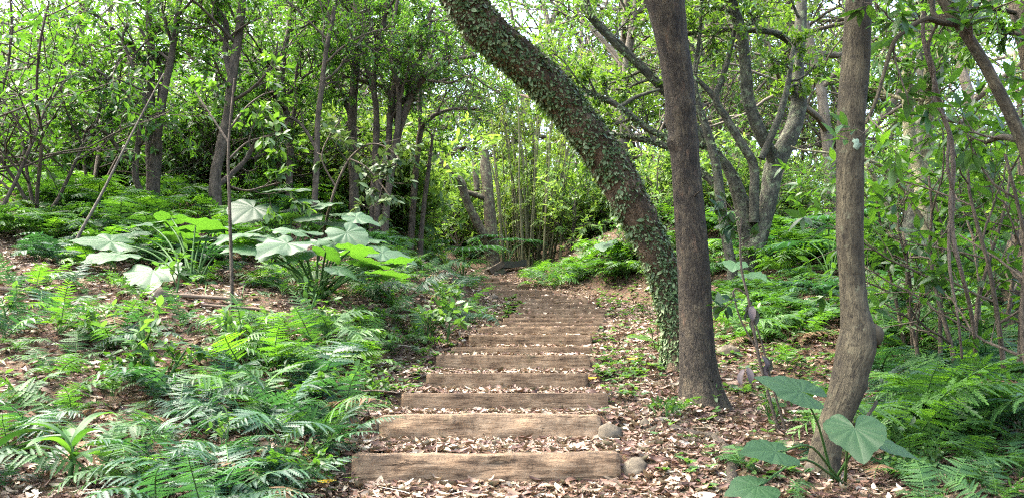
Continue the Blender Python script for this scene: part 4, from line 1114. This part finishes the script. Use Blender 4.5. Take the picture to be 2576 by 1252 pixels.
# --- dead forked trunk and bamboo at the end of the path
b = PG(1242, 674, y1=22); y = b[1]
traced('forked_dead_tree', 'forked dead tree with an upright stub and a mossy leaning arm where the steps end', 'tree', b, [
    ([(1244, 678, y, 21), (1240, 640, y, 18), (1236, 580, y, 16), (1230, 520, y, 15), (1226, 470, y, 15), (1222, 430, y, 14), (1218, 380, y, 10)], 'trunk'),
    ([(1236, 660, y, 13), (1222, 605, y - .1, 11), (1195, 550, y - .2, 11), (1172, 500, y - .3, 11), (1160, 462, y - .4, 11), (1130, 430, y - .5, 9), (1104, 405, y - .6, 8), (1080, 372, y - .7, 5)], 'limb'),
    ([(1225, 500, y - .05, 8), (1195, 490, y - .1, 7), (1165, 482, y - .2, 6)], 'limb'),
    ([(1200, 480, y, 8), (1196, 440, y, 7), (1193, 410, y, 5)], 'stub')], M['bark_moss'], None, 31, None, .09, 12,
    [(1, 900, .05, (-.3, 0, .8), .2)])
b = PG(1325, 668, y1=23); y = b[1]
root = thing('bamboo_clump', b, 'clump of slender bamboo culms fanning upward behind the top of the steps', 'bamboo')
rg = np.random.default_rng(33)
tw = []
for i in range(38):
    p0 = np.array([rg.uniform(-.7, .95), rg.uniform(-.5, .7), 0])
    p0[2] = float(gz(b[0] + p0[0], b[1] + p0[1])) - b[2] - .05
    dx = rg.uniform(-.10, .10) + p0[0] * .16 - .04
    H = rg.uniform(4.6, 7.2)
    pts = np.array([p0 + np.array([dx * H * t + (rg.normal(0, .02)) + .5 * dx * H * t ** 3, rg.normal(0, .02) + .1 * t * t, H * t - .25 * t ** 4]) for t in np.linspace(0, 1, 7)])
    g = Geo(); P, R = resample(pts, np.linspace(.027, .008, 7) * rg.uniform(.8, 1.3), 26); R = R * (1 + .12 * (np.arange(26) % 3 == 0)); tubes(g, P, R, 6)
    link('culm', g.mesh('culm', M['culm']), root)
    for q in range(22):
        t = rg.uniform(.25, 1); a = P[int(t * 25)]
        d = nrm(np.array([rg.normal(), rg.normal(), rg.uniform(-.1, .8)])); L = rg.uniform(.2, .55)
        tw.append(a + np.outer(np.linspace(0, 1, 4), d * L) + np.outer(np.linspace(0, 1, 4) ** 2, [0, 0, -.15]))
g = Geo(); twig_leaves(g, rg, np.array(tw), TL_BAM, .15, 7, whorl=3, droop=.5); link('foliage', g.mesh('foliage', M['leaf_bamboo']), root)

# --- slim trees left of the path
GS = 'slim trees behind the elephant ears'
def slim(label, base, stems, seed, frm, size=.075, mat='leaf_mid', nl=8, L=None, cfg=None, group=GS, bark='bark_slim', tpl=TL_MID, name='slim_tree', whorl=2):
    if len(base) == 3:
        r = ray(base[0], base[1]); b = np.array([r[0] / r[1] * base[2], base[2], 0]); b[2] = float(gz(b[0], b[1]))
    else: b = PG(*base)
    y = b[1]
    st = [([(a, c, y + d, h) for a, c, d, h in lst], p) for lst, p in stems]
    cr = dict([('from', frm), ('size', size), ('nl', nl), ('mat', M[mat]), ('tpl', tpl), ('whorl', whorl)])
    if cfg: cr['cfg'] = cfg
    return traced(name, label, 'tree', b, st, M[bark], cr, seed, group, .06, 9)
slim('slim tree forking into two straight dark stems, behind the palest elephant ear leaves', (385, 570, 11.5), [
    ([(388, 580, 0, 24), (385, 500, 0, 18), (385, 420, 0, 17), (382, 375, 0, 15), (379, 290, 0, 10), (380, 160, 0, 9), (374, 40, 0, 8), (370, -60, 0, 7)], 'trunk'),
    ([(388, 400, -.05, 11), (398, 330, -.1, 11), (408, 260, -.1, 10), (425, 175, -.1, 9), (440, 90, -.1, 8), (452, -5, -.1, 7), (465, -120, -.1, 5)], 'stem'),
    ([(372, 545, -.1, 9), (360, 495, -.15, 8), (341, 447, -.2, 8), (345, 380, -.2, 7), (356, 300, -.2, 6), (362, 240, -.2, 6), (332, 160, -.2, 5), (308, 100, -.2, 4), (322, 65, -.2, 3)], 'stem'),
    ([(400, 380, .1, 8), (398, 300, .1, 7), (404, 210, .1, 6), (396, 150, .1, 5), (350, 70, .1, 4)], 'stem'),
    ([(346, 400, -.2, 6), (310, 390, -.3, 5), (270, 340, -.4, 5), (225, 320, -.5, 4), (205, 380, -.5, 3)], 'limb')], 51,
    [(0, .5, 1, 7, 1.1), (1, .4, 1, 6, 1.0), (2, .4, 1, 6, .9), (4, .3, 1, 5, .8)], .10, 'leaf_dark', 7, bark='bark_slim')
slim('slim tree with a dark hollow base behind the thin sapling stem', (542, 555, 11.5), [
    ([(542, 560, 0, 20), (541, 500, 0, 16), (543, 440, 0, 14), (556, 375, 0, 14), (574, 285, 0, 13), (588, 170, 0, 12), (603, 70, 0, 11), (612, -20, 0, 10), (620, -140, 0, 8)], 'trunk'),
    ([(580, 190, 0, 9), (567, 130, 0, 7), (570, 60, 0, 6), (545, 20, 0, 4)], 'limb'),
    ([(545, 470, .1, 8), (580, 440, .3, 7), (620, 400, .5, 6), (650, 340, .6, 5)], 'limb')], 52,
    [(0, .5, 1, 8, 1.1), (1, .3, 1, 4, .8), (2, .5, 1, 4, .8)], .085, 'leaf_dark')
slim('slim grey tree with a forked top, standing in front of the fanning cluster stemmed tree', (893, 540, 13.5), [
    ([(893, 620, 0, 15), (891, 510, 0, 13), (888, 400, 0, 12), (886, 286, 0, 12), (893, 190, 0, 11), (902, 95, 0, 10), (902, 60, 0, 9), (893, -10, 0, 7), (890, -120, 0, 5)], 'trunk'),
    ([(886, 140, 0, 8), (860, 100, 0, 7), (838, 74, 0, 6), (805, 50, 0, 5), (770, 40, 0, 4)], 'limb'),
    ([(902, 62, 0, 7), (880, 40, -.05, 6), (852, 18, -.1, 5), (840, -40, -.1, 4)], 'limb'),
    ([(903, 62, 0, 7), (918, 35, .05, 6), (928, 10, .1, 5), (930, -60, .1, 4)], 'limb'),
    ([(890, 330, 0, 6), (860, 230, .1, 5), (830, 200, .2, 4), (810, 160, .2, 3)], 'limb')], 53,
    [(0, .55, 1, 9, 1.2), (1, .3, 1, 5, .9), (3, .3, 1, 4, .9), (4, .4, 1, 4, .7)], .06, 'leaf_dark', 10, cfg=dict(n=[6, 6]))
slim('cluster stemmed slim tree fanning wide grey branches toward the leaning trunk', (955, 605, 13), [
    ([(958, 622, 0, 11), (966, 560, 0, 9), (978, 470, 0, 9), (992, 390, 0, 9), (1003, 335, 0, 9), (1034, 245, -.1, 9), (1065, 200, -.2, 8), (1105, 168, -.3, 7), (1148, 150, -.4, 6), (1200, 140, -.5, 4)], 'trunk'),
    ([(945, 612, 0, 10), (950, 540, 0, 9), (953, 459, 0, 9), (975, 388, .05, 9), (982, 286, .1, 8), (997, 194, .1, 8), (1014, 133, .1, 7), (1058, 78, .1, 5), (1090, 20, .1, 4)], 'stem'),
    ([(967, 612, -.1, 9), (974, 510, -.1, 8), (985, 418, -.1, 8), (1000, 320, -.15, 7), (1003, 230, -.15, 7), (985, 150, -.2, 6), (990, 60, -.2, 5), (1005, -20, -.2, 4)], 'stem'),
    ([(935, 605, .1, 9), (940, 480, .1, 8), (945, 380, .1, 9), (947, 286, .1, 8), (940, 210, .1, 7), (955, 110, .1, 7), (973, 15, .1, 6), (985, -80, .1, 4)], 'stem'),
    ([(1034, 245, -.1, 6), (1040, 180, 0, 5), (1070, 120, .1, 4), (1085, 50, .2, 3)], 'limb'),
    ([(940, 210, .1, 6), (915, 150, .1, 5), (925, 90, .1, 4), (915, 30, .1, 3)], 'limb'),
    ([(1003, 330, 0, 6), (985, 250, .2, 6), (955, 215, .3, 5), (900, 200, .4, 4), (850, 190, .5, 3)], 'limb')], 54,
    [(0, .45, 1, 9, 1.0), (1, .45, 1, 8, 1.0), (2, .5, 1, 7, 1.0), (3, .45, 1, 7, 1.0), (4, .2, 1, 4, .7), (6, .3, 1, 4, .6)], .055, 'leaf_dark', 10, cfg=dict(n=[6, 6]))
slim('thin arching tree whose top bends over toward the bamboo clump', (1036, 585, 14.5), [
    ([(1034, 595, 0, 9), (1044, 450, 0, 8), (1058, 330, 0, 8), (1080, 300, 0, 6), (1108, 284, 0, 5), (1150, 274, 0, 4), (1200, 276, 0, 3), (1250, 290, 0, 2)], 'trunk'),
    ([(1058, 335, 0, 6), (1056, 260, 0, 6), (1062, 190, 0, 5), (1090, 130, 0, 4), (1100, 60, 0, 3)], 'stem')], 55,
    [(0, .5, 1, 8, .8), (1, .3, 1, 6, .9)], .06, 'leaf_mid', 9)
slim('reddish bare leaning stem just before the mossy arm of the forked dead tree', (1058, 598, 14.5), [
    ([(1058, 605, 0, 7), (1066, 520, 0, 6), (1075, 450, 0, 6), (1084, 380, 0, 4), (1088, 340, 0, 3)], 'trunk')], 56, [(0, .85, 1, 3, .5)], .06, 'leaf_dark')
slim('thin crooked brown tree rising right behind the tallest elephant ear', (782, 590, 11.8), [
    ([(784, 600, 0, 9), (792, 500, 0, 8), (797, 400, 0, 8), (800, 300, 0, 7), (812, 200, 0, 7), (822, 120, 0, 6), (840, 30, 0, 6), (850, -60, 0, 5)], 'trunk'),
    ([(798, 380, 0, 5), (770, 330, .2, 4), (740, 300, .3, 4), (700, 290, .3, 3)], 'limb')], 57, [(0, .5, 1, 8, 1.0), (1, .3, 1, 4, .6)], .075, 'leaf_dark')
slim('slim dark tree between the hollow based tree and the tallest elephant ear', (728, 570, 12.6), [
    ([(728, 580, 0, 10), (728, 450, 0, 9), (730, 340, 0, 9), (715, 260, 0, 8), (710, 170, 0, 7), (725, 80, 0, 6), (735, -20, 0, 5)], 'trunk'),
    ([(728, 330, 0, 6), (745, 260, .1, 5), (745, 190, .1, 4), (760, 120, .1, 3)], 'stem')], 58, [(0, .45, 1, 9, 1.1), (1, .3, 1, 5, .7)], .085, 'leaf_dark')
slim('pale crooked tree in the bright wood behind the dark leaved shrub', (55, 470, 14), [
    ([(60, 480, 3, 16), (55, 380, 3, 15), (50, 310, 3, 15), (30, 280, 3, 14), (15, 230, 3, 11), (10, 150, 3, 9)], 'trunk'),
    ([(52, 320, 3, 10), (52, 280, 3, 9), (45, 220, 3, 8), (48, 150, 3, 7)], 'limb')], 59, [(0, .5, 1, 6, 1.2), (1, .5, 1, 5, 1.2)], .12, 'leaf_far', bark='bark_far')
b = PG(160, 672)
pole('leaning_pole', [W(158, 678, b[1]), W(200, 590, b[1]), W(260, 480, b[1] + .1), (W(325, 350, b[1] + .2)), W(412, 185, b[1] + .3)], [.020, .018, .014, .012, .007], M['bark_far'], 'long thin bare pole leaning across the ferns toward the two stemmed slim tree', 'stem', 8)
# sapling with lime leaves
CFS = dict(k=[6, 5, 4], n=[2, 1], ratio=[(.4, .6), (.4, .6)], ang=[(40, 70), (30, 60)], trop=[.0, .0, -.02])
slim('thin bare sapling stem with lime green leaves high on its side, before the elephant ears', (584, 800), [
    ([(584, 808, 0, 4.5), (583, 700, 0, 4.5), (580, 600, 0, 4.2), (577, 500, 0, 4), (574, 400, 0, 3.5), (580, 300, 0, 3), (590, 200, 0, 2.5)], 'trunk'),
    ([(580, 470, 0, 3), (620, 480, .1, 2.5), (665, 470, .2, 2.5), (705, 460, .2, 2)], 'limb'),
    ([(577, 400, 0, 3), (620, 360, .1, 2.5), (665, 345, .2, 2), (700, 330, .2, 1.5)], 'limb'),
    ([(575, 330, 0, 3), (620, 270, .1, 2.5), (660, 240, .2, 2), (690, 230, .2, 1.5)], 'limb'),
    ([(576, 360, 0, 3), (530, 290, .1, 2.5), (490, 230, .2, 2)], 'limb')], 61, [(1, .4, 1, 3, .3), (2, .3, 1, 4, .3), (3, .3, 1, 4, .3), (4, .5, 1, 2, .25)], .10, 'leaf_sap', 4, cfg=CFS, group=None, name='sapling', tpl=TL_WIDE)
slim('leafy sapling with grey green leaves hanging in front of the slim tree thicket', (880, 640, 10.5), [
    ([(800, 655, -1, 4), (820, 560, -1, 4), (845, 470, -1, 3.5), (880, 400, -1, 3), (925, 365, -1, 3), (970, 370, -1, 2), (1005, 400, -1, 2)], 'trunk'),
    ([(880, 400, -1, 2.5), (920, 420, -1.1, 2), (955, 460, -1.1, 2), (985, 500, -1.2, 1.5)], 'limb'),
    ([(845, 470, -1, 2.5), (810, 400, -1, 2), (830, 340, -1, 2), (860, 300, -1, 1.5)], 'limb')], 62, [(0, .45, 1, 7, .45), (1, .2, 1, 5, .4), (2, .3, 1, 4, .4)], .12, 'creeper', 5, cfg=CFS, group=None, name='sapling', tpl=TL_WIDE)
# bare twig and withered plant on the right
slim('thin sapling with a few broad leaves rising in front of the many stemmed tree', (1962, 1085), [
    ([(1962, 1090, 0, 4), (1935, 1000, 0, 4), (1905, 880, 0, 4), (1885, 760, 0, 3.5), (1866, 680, 0, 3), (1862, 600, 0, 2.5), (1866, 550, 0, 2)], 'trunk'),
    ([(1878, 740, 0, 2.5), (1850, 725, 0, 2), (1840, 760, 0, 1.5)], 'limb'),
    ([(1905, 880, 0, 2), (1862, 800, 0, 2), (1845, 735, 0, 2)], 'limb')], 63, [(0, .72, 1, 5, .22), (1, .5, 1, 2, .15)], .10, 'ear_dark', 3, cfg=dict(k=[5, 4, 4], n=[1, 1]), group=None, name='sapling', tpl=TL_WIDE, bark='twig')
b = PG(1962, 1085)
root = thing('withered_plant', b + np.array([.03, 0, 0]), 'withered dark brown leaves hanging from a dead stalk beside the dark upright trunk', 'plant')
rg = np.random.default_rng(64)
g = Geo(); P, R = resample([W(1968, 1090, b[1]) - b, W(1930, 960, b[1]) - b, W(1905, 860, b[1]) - b, W(1880, 790, b[1]) - b], [.008, .007, .006, .005], 14); tubes(g, P, R, 6); link('stem', g.mesh('stem', M['twig']), root)
for px, py in [(1882, 780), (1888, 800), (1878, 795), (1890, 815), (1915, 920), (1905, 915), (1925, 930), (1932, 925), (1870, 945), (1860, 950), (1880, 790)]:
    g = Geo(); blade(g, rg, W(px, py - 22, b[1]) - b, rg.random() * 6, .12, .05, -45, -110, rg.random()); link('leaf', g.mesh('leaf', M['dead']), root)

# ================================================================== SHRUBS
def shrub_geo(seed, nst, H, spread, cfg, tpl, size, nl, whorl, bark, mat, droop=.3, lean=(0, 0)):
    rg = np.random.default_rng(seed)
    out = [[] for _ in cfg['k']]
    for i in range(nst):
        a = 2 * PI * i / nst + rg.normal(0, .3)
        d = np.array([math.cos(a) * spread + lean[0], math.sin(a) * spread + lean[1], 1.0])
        grow(rg, np.array([math.cos(a) * .06, math.sin(a) * .06, -.03]), d, H * rg.uniform(.75, 1.15), .009 + .006 * H, 0, cfg, out)
    g = Geo()
    for lv, sd in zip(out, (7, 5, 4, 3)): level_tubes(g, lv, sd)
    st = g.mesh('stems', bark)
    g = Geo(); twig_leaves(g, rg, np.stack([p for p, _ in out[-1]]), tpl, size, nl, whorl=whorl, droop=droop)
    return st, g.mesh('foliage', mat)
def shrub(name, p, meshes, label, group=None, rz=0, s=1):
    root = thing(name, p, label, 'shrub', group, rz, s)
    link('stems', meshes[0], root); link('foliage', meshes[1], root)
    return root
CB = dict(k=[8, 6, 5], n=[6, 3], t0=[.25, .3], ang=[(35, 70), (30, 60)], ratio=[(.3, .5), (.45, .7)], wob=[.10, .16, .14], trop=[.05, .04, .0])
big = [shrub_geo(70 + i, 2, 1.9, .22, CB, TL_NEAR, .14, 4, 5, M['bark_slim'], M['leaf_right'], .35) for i in range(3)]
pos = [(2420, 840, 6.0, 1.0), (2530, 830, 5.8, 1.05), (2330, 800, 6.8, 1.05), (2640, 860, 5.2, 1.1), (2480, 760, 7.4, 1.1), (2290, 840, 7.4, 1.0)]
for i, (px, py, Yd, s) in enumerate(pos):
    r = ray(px, py); x = r[0] / r[1] * Yd
    shrub('large_leaved_shrub', (x, Yd, float(gz(x, Yd))), big[i % 3], 'shrub with long glossy pointed leaves in whorls, in the shaded thicket behind the crooked trunk', 'large leaved shrubs behind the crooked trunk', random.random() * 6, s)
CD = dict(k=[8, 7, 5], n=[9, 4], t0=[.2, .25], ang=[(40, 80), (30, 65)], ratio=[(.4, .65), (.35, .6)], wob=[.10, .15, .14], trop=[.04, .01, -.02])
dark = [shrub_geo(80 + i, 4, 3.0, .38, CD, TL_NEAR, .125, 7, 3, M['bark_slim'], M['leaf_dark'], .4) for i in range(2)]
for i, (px, py, Yd, s, lab) in enumerate([(95, 560, 10.4, 1.0, 'dark glossy leaved shrub at the outer edge of the wood, beside the long bare pole'),
        (235, 555, 12.4, 1.0, 'dark glossy leaved shrub with several thin black stems just behind the long bare pole'),
        (-40, 570, 9.6, 1.0, 'dark glossy leaved shrub cut by the frame edge'),
        (660, 560, 14, 1.0, 'dark leaved shrub between the slim trees behind the tallest elephant ear'),
        (470, 560, 14.5, .85, 'dark leaved shrub behind the slim tree with two straight stems'),
        (800, 570, 15, 1.2, 'dark leaved shrub deep in the slim tree thicket')]):
    r = ray(px, py); x = r[0] / r[1] * Yd
    shrub('dark_shrub', (x, Yd, float(gz(x, Yd))), dark[i % 2], lab, 'dark glossy shrubs', random.random() * 6, s)
CS = dict(k=[7, 6, 5], n=[7, 4], t0=[.1, .2], ang=[(35, 75), (30, 65)], ratio=[(.4, .65), (.35, .6)], wob=[.12, .15, .14], trop=[.04, .02, 0])
mids = [shrub_geo(90 + i, 5, 1.3, .45, CS, TL_MID, [.11, .085, .13][i], 7, 3, M['twig'], M[['leaf_mid', 'leaf_mid', 'leaf_far'][i]], .3) for i in range(3)]
def shrub_zone(n, box, Yr, s, label, group, pick=(0, 1, 2)):
    for i in range(n):
        px = random.uniform(box[0], box[1]); Yd = random.uniform(*Yr)
        x = (px - CX) / F * Yd
        L, R = path_edges(Yd)
        if Yd < 21 and L - .9 < x < R + .9: continue
        shrub('leafy_shrub', (x, Yd, float(gz(x, Yd))), mids[random.choice(pick)], label, group, random.random() * 6, s * random.uniform(.75, 1.3))
shrub_zone(16, (1520, 2150), (15.5, 21), 1.0, 'leafy green shrub in the understorey beyond the leaning and upright trunks', 'understorey shrubs beyond the trunks', (2, 2, 1))
shrub_zone(12, (2150, 2750), (10.5, 17), 1.0, 'leafy shrub in the shaded understorey behind the crooked trunk', 'understorey shrubs behind the crooked trunk')
shrub_zone(26, (-80, 950), (13.5, 21), 1.55, 'leafy shrub among the slim trees behind the elephant ears', 'understorey shrubs among the slim trees', (2, 2, 0, 1))
shrub_zone(14, (740, 1000), (15, 20), 1.5, 'leafy shrub in the hollow between the slim trees and the forked dead tree', 'shrubs beside the forked dead tree', (2, 1, 2))
shrub_zone(14, (1420, 1720), (20, 26), 1.1, 'leafy shrub on the slope between the bamboo and the leaning trunk', 'shrubs between the bamboo and the leaning trunk', (1, 2, 2))
shrub_zone(30, (850, 1560), (22.5, 30), 1.6, 'leafy shrub at the far end of the path around the bamboo', 'understorey shrubs at the end of the path', (2, 2, 1))

CSD = dict(k=[5, 4], n=[5], t0=[.25], ang=[(40, 75)], ratio=[(.4, .7)], wob=[.12, .15], trop=[.05, .03])
seeds = [shrub_geo(180 + i, [1, 2, 3][i], [.34, .26, .2][i], .25, CSD, TL_WIDE, [.085, .07, .06][i], 3, 3, M['stalk'], M[['leaf_mid', 'weed', 'leaf_right'][i]], .25) for i in range(3)]
def seedling_zone(n, box, label, group, s=1.0):
    for i in range(n):
        p = PG(random.uniform(box[0], box[1]), random.uniform(box[2], box[3]))
        L, R = path_edges(p[1])
        if L - .12 < p[0] < R + .12: continue
        root = thing('seedling', p, label, 'plant', group, random.random() * 6, s * random.uniform(.6, 1.3))
        m_ = random.choice(seeds); link('stems', m_[0], root); link('foliage', m_[1], root)
seedling_zone(15, (0, 900, 720, 1000), 'small broad leaved seedling among the low ferns below the elephant ears', 'seedlings below the elephant ears')
seedling_zone(8, (250, 950, 980, 1250), 'small broad leaved seedling in the litter between the near ferns and the steps', 'seedlings by the near ferns')
seedling_zone(8, (900, 1180, 720, 900), 'small broad leaved seedling on the earth bank', 'seedlings on the earth bank', 1.2)
seedling_zone(12, (1640, 2120, 820, 1080), 'small broad leaved seedling around the feet of the upright trunks', 'seedlings around the upright trunks', .85)
seedling_zone(8, (2130, 2576, 900, 1240), 'small broad leaved seedling at the edge of the dark fern thicket', 'seedlings at the thicket edge', .75)

# dwarf palms with fanned leaves
def palm(px, py, Yd, R_, label, seed):
    r = ray(px, py); x = r[0] / r[1] * Yd; p = np.array([x, Yd, float(gz(x, Yd))])
    root = thing('fan_palm', p, label, 'palm'); rg = np.random.default_rng(seed)
    for i in range(6):
        az = i * 1.05 + rg.random(); h = rg.uniform(.4, .9)
        c = np.array([math.sin(az) * R_ * .7, math.cos(az) * R_ * .7, h])
        g = Geo(); P, R = resample([[0, 0, 0], c * [.4, .4, .7], c], [.012, .009, .006], 9); tubes(g, P, R, 5); link('stalk', g.mesh('stalk', M['stalk']), root)
        g = Geo()
        for j in range(11):
            blade(g, rg, c, az + (j - 5) * .26, R_ * rg.uniform(.8, 1), .045, 20, -35, .4 + .3 * rg.random())
        link('leaf', g.mesh('leaf', M['fern_blue']), root)
palm(1165, 615, 17.5, .75, 'small fan palm with pale split leaves behind the mossy arm of the forked tree', 3)
palm(1275, 610, 20, .7, 'small fan palm partly hidden by the bamboo stems', 4)
palm(2085, 610, 10.5, .6, 'small fan palm in deep shade just behind the crooked trunk', 5)

# ================================================================== WOODLAND BEHIND
CT3 = dict(k=[9, 7, 6, 5], n=[9, 5, 4], t0=[.3, .25, .2], ang=[(40, 80), (35, 70), (30, 65)], ratio=[(.32, .5), (.4, .62), (.35, .6)], wob=[.06, .13, .15, .15], trop=[.02, .03, .01, -.03])
def tree_geo(seed, H, r, size, nl, mat, bark, t0=.3, tpl=TL_FAR):
    rg = np.random.default_rng(seed); out = [[], [], [], []]
    cfg = {**CT3, 't0': [t0, .25, .2]}
    grow(rg, np.array([0, 0, -.2]), np.array([rg.normal(0, .08), rg.normal(0, .08), 1]), H, r, 0, cfg, out)
    g = Geo()
    for lv, sd in zip(out, (9, 6, 4, 3)): level_tubes(g, lv, sd)
    tr = g.mesh('trunk', bark)
    g = Geo(); twig_leaves(g, rg, np.stack([p for p, _ in out[3]]), tpl, size, nl, whorl=4, droop=.3)
    return tr, g.mesh('crown', mat)
protos = [tree_geo(200, 9, .14, .15, 9, M['leaf_far'], M['bark_far'], .18), tree_geo(201, 7, .10, .13, 9, M['leaf_far'], M['bark_far'], .12),
          tree_geo(202, 11, .17, .16, 9, M['leaf_mid'], M['bark_far'], .25), tree_geo(203, 6, .08, .12, 9, M['leaf_mid'], M['bark_slim'], .15), tree_geo(204, 8, .12, .16, 9, M['leaf_lime'], M['bark_far'], .2)]
def zone(n, ax, Yr, label, group, picks, s=(.8, 1.25), seed=1, mind=1.7, avoid=None):
    rg = random.Random(seed); done = []; tries = 0
    while len(done) < n and tries < 4000:
        tries += 1
        px = rg.uniform(*ax); Yd = Yr[0] + (Yr[1] - Yr[0]) * rg.random(); x = (px - CX) / F * Yd
        if any((x - a) ** 2 + (Yd - c) ** 2 < mind ** 2 for a, c in done): continue
        if Yd < 24 and 950 < px < 1500: continue
        if avoid and any(a0 < px < a1 and Yd < yy for a0, a1, yy in avoid): continue
        done.append((x, Yd)); t = protos[rg.choice(picks)]
        root = thing('woodland_tree', (x, Yd, float(gz(x, Yd))), label, 'tree', group, rg.random() * 6, rg.uniform(*s))
        link('trunk', t[0], root); link('crown', t[1], root)
AV = [(300, 480, 40), (960, 1180, 30)]
zone(15, (-150, 850), (22, 33), 'leafy tree in the bright wood behind the slim trees and elephant ears', 'woodland trees behind the elephant ears', [0, 1, 3, 3, 4], seed=2, avoid=[(310, 470, 40)])
zone(17, (700, 1700), (33, 46), 'leafy tree in the bright wood beyond the bamboo and the end of the path', 'woodland trees beyond the bamboo', [0, 1, 2, 4], seed=3)
zone(22, (1560, 2750), (20, 32), 'leafy tree in the wood behind the many stemmed tree and the crooked trunk', 'woodland trees behind the many stemmed tree', [0, 1, 2, 3], seed=4)
zone(32, (-250, 2800), (36, 49), 'hazy tall tree in the farthest row of the wood', 'farthest woodland trees', [0, 2, 2, 4], (1.3, 1.8), 5, 2.5, avoid=[(330, 460, 60)])
# far wood that reads as one mass
g = Geo(); rg = np.random.default_rng(9)
n = 900
cx = rg.uniform(-60, 60, n); cy = rg.uniform(52, 80, n); ch = rg.uniform(0, 11, n) * (.7 + .3 * np.sin(cx * .25))
cz = gz(cx, cy) + ch
rad = rg.uniform(1.2, 2.6, n)
m_ = 55
d = nrm(rg.normal(0, 1, (n, m_, 3))) * rg.random((n, m_, 1)) ** .4
P = np.stack([cx, cy, cz], -1)[:, None] + d * rad[:, None, None] * [1, 1, .75]
P = P.reshape(-1, 3)
D = rg.normal(0, 1, P.shape); D[:, 2] -= .4
place(g, TL_FAR, P, D, np.array([0, 0, 1.0]) + rg.normal(0, .6, P.shape), rg.uniform(.35, .6, len(P)), np.repeat(rg.random(n), m_) * .6 + .4 * rg.random(len(P)))
tag(link('far_woods', g.mesh('far_woods', M['leaf_far'])), 'far sunlit wood closing the view behind all the trees', 'woods', kind='stuff')

# ================================================================== SKY, SUN, CAMERA
SUN_EL, SUN_AZ = math.radians(62), math.radians(-78)      # azimuth from +Y (view direction) toward +X
world = bpy.data.worlds.new('World'); scene.world = world; world.use_nodes = True
nt = world.node_tree; nt.nodes.clear()
sky = nt.nodes.new('ShaderNodeTexSky'); sky.sky_type = 'NISHITA'; sky.sun_disc = False
sky.sun_elevation = SUN_EL; sky.sun_rotation = SUN_AZ; sky.air_density = 1.0; sky.dust_density = 6.0; sky.ozone_density = .6
bg = nt.nodes.new('ShaderNodeBackground'); bg.inputs['Strength'].default_value = .15
wo = nt.nodes.new('ShaderNodeOutputWorld')
nt.links.new(sky.outputs[0], bg.inputs[0]); nt.links.new(bg.outputs[0], wo.inputs[0])
sl = bpy.data.lights.new('sun', 'SUN'); sl.energy = 1.1; sl.angle = math.radians(40); sl.color = (1, .96, .89)
so = bpy.data.objects.new('sun', sl); COL.objects.link(so)
sd = Vector((math.sin(SUN_AZ) * math.cos(SUN_EL), math.cos(SUN_AZ) * math.cos(SUN_EL), math.sin(SUN_EL)))
so.rotation_mode = 'QUATERNION'; so.rotation_quaternion = sd.to_track_quat('Z', 'Y'); so.location = sd * 30

cam = bpy.data.cameras.new('camera'); cam.sensor_width = 36; cam.lens = 36 * F / 2576; cam.clip_end = 1000; cam.clip_start = .05
co_ = bpy.data.objects.new('camera', cam); COL.objects.link(co_)
co_.location = (0, 0, EZ); co_.rotation_euler = (PI / 2 + TH, 0, 0)
scene.camera = co_
scene.view_settings.view_transform = 'Standard'; scene.view_settings.look = 'None'
scene.view_settings.exposure = 3.5; scene.view_settings.gamma = 1.0
scene.render.engine = 'CYCLES'
cy_ = scene.cycles
cy_.max_bounces = 10; cy_.diffuse_bounces = 6; cy_.glossy_bounces = 2; cy_.transmission_bounces = 8; cy_.transparent_max_bounces = 4
cy_.sample_clamp_indirect = 6
cy_.use_denoising = False
scene.cycles.filter_width = 1.15
